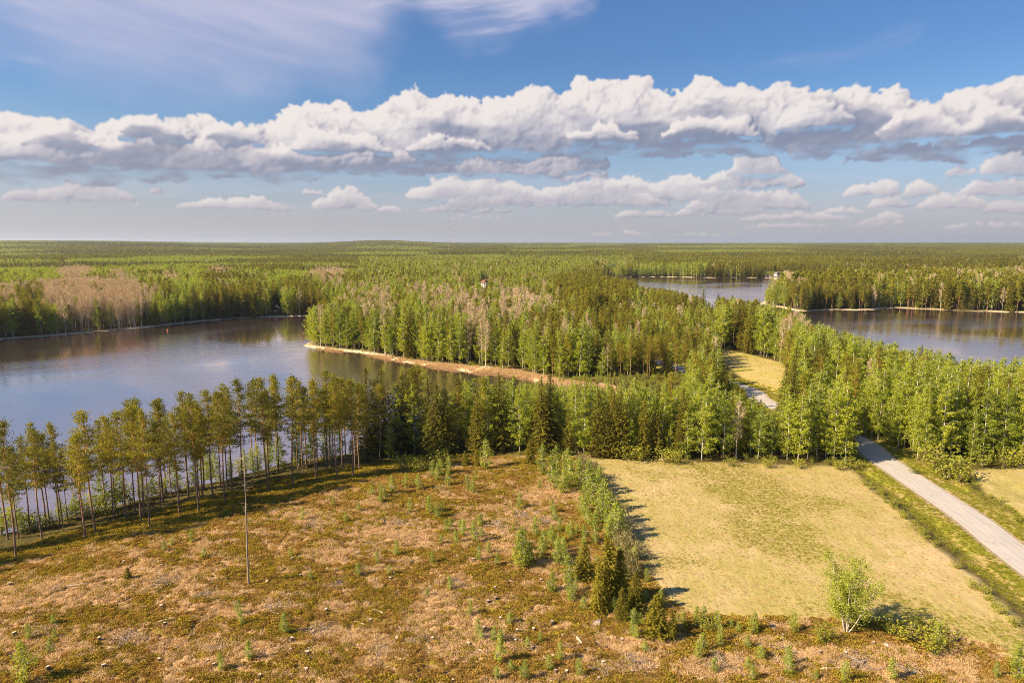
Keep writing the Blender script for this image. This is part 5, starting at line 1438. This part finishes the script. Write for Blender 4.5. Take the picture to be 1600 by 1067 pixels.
for px, py, L_, rz, lb in [(562, 974, 1.1, -0.5, 'short pale log lying below the middle of the clearing'), (262, 969, 1.3, 0.5, 'grey log lying left of and below the dead pine'), (905, 1000, 0.9, 1.9, 'short log below the boulder by the young spruces'), (590, 955, 1.2, 2.6, 'thin log upslope of the short pale one'),
                           (735, 835, 1.5, 0.1, 'long thin log on the upper clearing before the brush heap'), (1300, 1045, 1.6, 0.05, 'pale stick-like log at the very bottom below the lone tree'), (118, 915, 1.6, 0.4, 'dark log in the shade at the left side of the clearing'), (470, 870, 1.4, 0.3, 'grey log right of the dead pine at mid slope')]:
    single('log', LOG, px, py, (L_, 1.1, 1.1), lb, 'log', None, rz, sink=0.0)
for i, (px, py, s_) in enumerate(sorted([(437, 948, 1.3), (258, 908, 1.3), (197, 996, 1.4), (708, 910, 1.2), (576, 850, 1.2), (503, 984, 1.2), (319, 930, 1.2), (816, 806, 1.6), (780, 820, 1.5), (573, 892, 1.1), (1340, 1034, 1.5), (690, 765, 1.1), (484, 822, 1.2), (850, 815, 1.3), (625, 815, 1.1), (90, 920, 1.0),
                                   (345, 1010, 1.0), (655, 1000, 1.1), (985, 1035, 1.3), (1120, 1030, 1.3), (1225, 1020, 1.2), (1420, 1045, 1.2), (60, 985, 1.0), (760, 990, 1.1), (590, 1015, 1.0), (880, 850, 1.0), (940, 1045, 1.2), (530, 910, 1.0)])):
    single('brush_pile', PILES[i % 5], px, py, (s_, s_, s_ * 0.9), f'heap of grey cut branches on the clearing, {ordinal(i + 1)} from the left', 'brush pile', 'heaps of cut branches', sink=0.05)

# ------------------------------------------------------------------ ground plants nobody could count
def tuft(seed, n, R, H_, leaf, asp, up, mat):
    rs = np.random.RandomState(seed); b = MB()
    a = rs.rand(n) * 6.28; q = np.sqrt(rs.rand(n)) * R
    P = np.stack([np.cos(a) * q, np.sin(a) * q, H_ * (1 - (q / R) ** 2) * rs.uniform(0.3, 1.0, n) + 0.03], 1)
    D = np.stack([np.cos(a) * 0.6, np.sin(a) * 0.6, np.full(n, up)], 1) + rs.normal(size=(n, 3)) * 0.55
    b.diamonds(P, D, rs.uniform(0.7, 1.3, n) * leaf, asp, rs)
    return b.mesh('tuft', [M[mat]])
TF = {'heather': [tuft(s_, 90, 0.42, 0.26, 0.075, 0.42, 0.8, 'heather') for s_ in range(4)],
      'moss': [tuft(10 + s_, 90, 0.45, 0.30, 0.075, 0.42, 0.8, 'moss') for s_ in range(4)],
      'straw': [tuft(20 + s_, 42, 0.30, 0.14, 0.22, 0.085, 0.7, 'straw') for s_ in range(4)],
      'fresh_grass': [tuft(40 + s_, 46, 0.30, 0.12, 0.15, 0.13, 1.2, 'grass') for s_ in range(4)],
      'reed': [tuft(60 + s_, 60, 0.6, 0.5, 0.62, 0.05, 2.4, 'straw') for s_ in range(3)]}
def rand_in(poly, n, r, dens=None, margin=0.0):
    xs = [p[0] for p in poly]; ys = [p[1] for p in poly]
    out = []; tot = 0; it = 0
    while tot < n and it < 60:
        it += 1
        x = r.uniform(max(min(xs), -230), min(max(xs), 260), n * 2); y = r.uniform(max(min(ys), 42), max(ys), n * 2)
        px, py = project(x, y, 0 * x); ok = (px > -260) & (px < 1860) & (py < 1180)
        ok &= sdf(poly, x, y) > margin
        if dens is not None: ok &= r.rand(len(x)) < dens(x, y)
        out.append(np.stack([x[ok], y[ok]], 1)); tot += int(ok.sum())
    return np.concatenate(out)[:n]
def tufts(name, key, XY, s0, s1, r, label, flat=1.0):
    z = height(XY[:, 0], XY[:, 1]); s_ = r.uniform(s0, s1, len(XY))
    o = scatter(name, key, TF[key], np.stack([XY[:, 0], XY[:, 1], z - 0.02], 1), np.stack([s_, s_, s_ * flat], 1), r.rand(len(XY)) * 6.28, r.randint(0, len(TF[key]), len(XY)))
    o['label'] = label; return o
r_ = np.random.RandomState(5)
BANK = W([(-300, 960), (-60, 880), (20, 868), (140, 842), (290, 818), (420, 786), (520, 762), (590, 742), (660, 726), (740, 712), (700, 700), (640, 702), (560, 716), (440, 735), (290, 772), (150, 805), (0, 842), (-300, 920)])
tufts('bank_scrub', 'moss', rand_in(BANK, 6500, r_), 0.8, 1.8, r_, 'olive blueberry scrub under the shore pines')
hd = lambda x, y: (1 - 0.85 * np.maximum(patches(STRAW_AT, x, y), patches(LITTER_AT, x, y))) * np.clip(sst(0.30, 0.66, fbm(x / 2.6 + y / 6, y / 1.6, 6, 3)) + 0.12, 0, 1)
tufts('heather', 'heather', rand_in(CLEAR, 23000, r_, hd), 0.5, 1.5, r_, 'low rust brown heather covering the clearing')
md = lambda x, y: sst(0.40, 0.58, fbm(x / 4 + 9, y / 3, 2, 3)) * (0.25 + 0.75 * hd(x, y))
tufts('low_scrub', 'moss', rand_in(CLEAR, 15000, r_, md), 0.5, 1.6, r_, 'olive green blueberry scrub mixed with the heather')
tufts('bank_heather', 'heather', rand_in(BANK, 3500, r_), 0.7, 1.4, r_, 'dark heather and blueberry scrub under the shore pines')
tufts('dry_grass', 'straw', rand_in(CLEAR, 11000, r_, lambda x, y: sst(0.55, 0.05, hd(x, y))), 0.8, 1.8, r_, 'tufts of dry yellow grass on the clearing')
tufts('hay_stubble', 'straw', rand_in(FIELD, 14000, r_), 0.3, 0.75, r_, 'matted dry hay on the field', 0.5)
tufts('fresh_grass', 'fresh_grass', rand_in(FIELD, 15000, r_, lambda x, y: np.clip(sst(0.42, 0.62, fbm(x / 16, y / 16, 3, 4)) + 0.05, 0, 1)), 0.4, 0.9, r_, 'new green grass coming up in the field', 0.5)
def verge_pts(n):
    out = []
    P = np.array([tuple(p) for p in ROADC if 60 < p[1] < 260])
    k = r_.randint(0, len(P) - 1, n); u = r_.rand(n)[:, None]; q = P[k] * (1 - u) + P[k + 1] * u; tg = P[k + 1] - P[k]; tg /= np.linalg.norm(tg, axis=1)[:, None]
    off = (RHW + 0.7 + 6.0 * r_.rand(n) ** 1.2) * np.where(r_.rand(n) < 0.5, -1, 1)
    return q + np.stack([tg[:, 1], -tg[:, 0]], 1) * off[:, None]
tufts('verge_grass', 'fresh_grass', verge_pts(9000), 0.6, 1.3, r_, 'lush green grass on the road verges')
tufts('dry_reeds', 'reed', rand_in(REED, 5000, r_, lambda x, y: 0.15 + 0.85 * sst(0.36, 0.56, fbm(x / 9, y / 9, 1, 3))), 0.6, 1.2, r_, 'dry beige reeds along the lake shore')
# low bushes under the edges of the woods
def undergrowth():
    P = []
    n = 16000; x = r_.uniform(-150, 330, n); y = r_.uniform(140, 420, n)
    px, py = project(x, y, 0 * x); s_ = lake_sd(x, y)
    ok = (px > -60) & (px < 1680) & (s_ > 1.5) & (sdf(FIELD, x, y) < -0.6) & (sdf(FIELD2, x, y) < -1) & (sdf(CLEAR, x, y) < -0.5) & (sdf(MEADOW, x, y) < -1.5) & (sdf(REED, x, y) < 0.5) & (road_d(x, y) > 6.5) & (sdf(VERGE_OPEN, x, y) < -0.5)
    ok &= fbm(x / 12, y / 12, 5, 3) > 0.42
    ok &= ~((px < 640) & (y < 260))
    x, y = x[ok], y[ok]; z = height(x, y); s2 = r_.uniform(0.25, 0.85, len(x))
    o = scatter('undergrowth', 'bush', [p['joined'] for p in PROTO['bush']], np.stack([x, y, z - 0.05], 1), np.stack([s2 * 1.3, s2 * 1.3, s2], 1), r_.rand(len(x)) * 6.28, r_.randint(0, 4, len(x)))
    o['label'] = 'low leafy undergrowth beneath the woods'
undergrowth()

# ------------------------------------------------------------------ houses, mast, buoy
HM = {'white': plain_mat('white_boards', (0.78, 0.74, 0.68), (0.66, 0.62, 0.56), 2), 'red': plain_mat('red_boards', (0.36, 0.075, 0.045), (0.28, 0.06, 0.04), 2), 'brown': plain_mat('brown_boards', (0.11, 0.065, 0.045), (0.16, 0.10, 0.07), 2),
      'grey_roof': plain_mat('grey_roof', (0.22, 0.20, 0.19), (0.30, 0.28, 0.27), 2), 'red_roof': plain_mat('tiled_roof', (0.48, 0.25, 0.18), (0.38, 0.18, 0.13), 2), 'glass': plain_mat('dark_glass', (0.03, 0.035, 0.045), (0.05, 0.06, 0.07), 1, rough=0.15),
      'brick': plain_mat('chimney_brick', (0.35, 0.14, 0.09), (0.26, 0.10, 0.07), 5)}
def house(px, py, w, d, hw, hr, rz, wall, roof, label, name='house'):
    x, y, z = at(px, py)
    e = bpy.data.objects.new(name, None); CO.objects.link(e); e.location = (x, y, z); e.rotation_euler = (0, 0, rz); tag(e, label, name.replace('_', ' '))
    b = MB(); V = [(-w / 2, -d / 2, -0.5), (w / 2, -d / 2, -0.5), (w / 2, d / 2, -0.5), (-w / 2, d / 2, -0.5), (-w / 2, -d / 2, hw), (w / 2, -d / 2, hw), (w / 2, d / 2, hw), (-w / 2, d / 2, hw), (0, -d / 2, hw + hr), (0, d / 2, hw + hr)]
    b.add(V, [(0, 1, 5, 4), (1, 2, 6, 5), (2, 3, 7, 6), (3, 0, 4, 7), (4, 5, 8, 8), (6, 7, 9, 9)]); 
    b.Q[-1][4] = (4, 5, 8, 8); 
    b.obj('wall', HM[wall], e)
    ro = MB(); ov = 0.45; sl_ = hr / (w / 2)
    for sg in (-1, 1):
        x0, z0 = sg * (w / 2 + ov), hw - ov * sl_; 
        P_ = [(x0, -d / 2 - ov, z0), (0, -d / 2 - ov, hw + hr), (0, d / 2 + ov, hw + hr), (x0, d / 2 + ov, z0)]
        up = [(p[0], p[1], p[2] + 0.05) for p in P_]; up2 = [(p[0], p[1], p[2] + 0.20) for p in P_]
        ro.add(up + up2, [(0, 3, 2, 1), (4, 5, 6, 7), (0, 1, 5, 4), (1, 2, 6, 5), (2, 3, 7, 6), (3, 0, 4, 7)])
    rf = ro.obj('roof', HM[roof], e)
    ch = MB(); ch.box((w * 0.12, d * 0.1, hw + hr + 0.2), (0.35, 0.35, 0.75)); ch.obj('chimney', HM['brick'], rf)
    rows = [1.5] if hw < 4 else [1.5, 4.0]
    for zz in rows:
        for k in (-0.28, 0.28):
            wn = MB(); wn.box((k * w, -d / 2 - 0.02, zz), (0.5, 0.04, 0.6)); wo = wn.obj('window', HM['glass'], e)
            wf = MB(); 
            for sx in (-1, 1): wf.box((k * w + sx * 0.56, -d / 2 - 0.04, zz), (0.06, 0.05, 0.72))
            for sz in (-1, 1): wf.box((k * w, -d / 2 - 0.04, zz + sz * 0.66), (0.5, 0.05, 0.06))
            wf.obj('frame', HM['white'], wo)
    dr = MB(); dr.box((0, -d / 2 - 0.03, 1.0), (0.48, 0.04, 1.05)); dr.obj('door', HM['brown' if wall != 'brown' else 'white'], e)
    return e
house(758, 449, 8.5, 9, 5.4, 3.2, 0.35, 'white', 'red_roof', 'white two-storey house with reddish roof in the woods beyond the wooded point')
house(737, 445, 6, 9, 2.6, 1.8, 1.3, 'red', 'red_roof', 'low red outbuilding left of the white two-storey house', 'shed')
house(431, 488, 6, 8, 3.0, 2.2, 0.2, 'brown', 'grey_roof', 'dark lakeside cottage with white door at the end of the bay', 'cottage')
house(1214, 431.5, 6.5, 8, 3.6, 2.6, 0.2, 'white', 'grey_roof', 'white house at the water on the far shore of the right lake')
house(1203, 432.5, 6, 7, 2.6, 1.8, -0.3, 'brown', 'red_roof', 'dark brown red-roofed boathouse left of the white house on the far shore', 'boathouse')
house(1196, 433, 5, 6, 2.5, 1.8, 0.4, 'brown', 'red_roof', 'small brown shed leftmost of the buildings on the far shore', 'shed')
house(957, 418, 16, 9, 4.0, 2.0, 0.1, 'white', 'grey_roof', 'long white building among trees left of the far lake shore', 'barn')

def mast(px, pyb, dist, top_py, label):
    dx, dy, dz = ray(px, pyb); t = dist / math.hypot(dx, dy); x, y = dx * t, dy * t; z = H1(x, y); H_ = z_for_row(x, y, top_py) - z
    e = bpy.data.objects.new('radio_mast', None); CO.objects.link(e); e.location = (x, y, z); tag(e, label, 'radio mast')
    wm = plain_mat('mast_white', (0.7, 0.66, 0.62), (0.6, 0.55, 0.5), 1); rm = plain_mat('mast_red', (0.45, 0.14, 0.09), (0.38, 0.12, 0.08), 1)
    b = MB(); n = 10
    for k in range(n):
        z0, z1 = H_ * k / n, H_ * (k + 1) / n
        for q in range(3):
            a = q * 2.094; c_, s2 = math.cos(a) * 0.9, math.sin(a) * 0.9
            b.tube([(c_, s2, z0), (c_, s2, z1)], 0.16, 4, k % 2)
            a2 = a + 2.094
            m_ = 3
            for j in range(m_):
                za, zb = z0 + (z1 - z0) * j / m_, z0 + (z1 - z0) * (j + 1) / m_
                b.tube([(c_, s2, za), (math.cos(a2) * 0.9, math.sin(a2) * 0.9, zb)], 0.08, 3, k % 2)
    b.obj('lattice', [wm, rm], e)
    for q in range(3):
        a = q * 2.094 + 0.5; g = MB()
        for f in (0.5, 0.95): g.tube([(0, 0, H_ * f), (math.cos(a) * H_ * 0.5, math.sin(a) * H_ * 0.5, 0)], 0.05, 3)
        g.obj('guy_wire', wm, e)
mast(703, 392, 3000, 344, 'tall thin red and white lattice mast above the forest on the horizon')
def pole():
    x, y, z = at(1503, 428); e = MB(); e.tube([(0, 0, -0.5), (0, 0, 12), (0, 0, z_for_row(x, y, 409) - z)], [0.45, 0.4, 0.3], 6)
    e.box((0, 0, z_for_row(x, y, 412) - z), (1.3, 0.15, 0.15))
    o = e.obj('light_mast', HM['white']); o.location = (x, y, z); tag(o, 'thin white mast standing over the trees beyond the spit', 'mast')
pole()
def buoy():
    x, y = on_plane(262, 517, LAKE); b = MB(); pr = [(0, 0.02), (0.1, 0.5), (0.5, 0.62), (0.85, 0.4), (1.1, 0.12), (1.5, 0.06), (1.5, 0.001)]
    b.tube([(0, 0, p[0] - 0.2) for p in pr], [p[1] for p in pr], 10); m = plain_mat('buoy_orange', (0.75, 0.22, 0.10), (0.65, 0.18, 0.08), 2)
    o = b.obj('buoy', m, None, True); o.location = (x, y, LAKE); tag(o, 'small orange buoy floating off the far bank of the left lake', 'buoy')
buoy()

# ------------------------------------------------------------------ air
def haze():
    b = MB(); b.box((0, 17000, 121), (36000, 18500, 129))
    m = bpy.data.materials.new('haze_air'); t = NT(m)
    v = t.n('ShaderNodeVolumePrincipled'); v.inputs['Color'].default_value = (0.74, 0.84, 1.0, 1); v.inputs['Density'].default_value = 4.4e-5; v.inputs['Anisotropy'].default_value = 0.3
    out = t.n('ShaderNodeOutputMaterial'); t.l(v.outputs[0], out.inputs[1])
    o = b.obj('haze', m); tag(o, 'thin pale blue air over the far forest', kind='stuff')
haze()
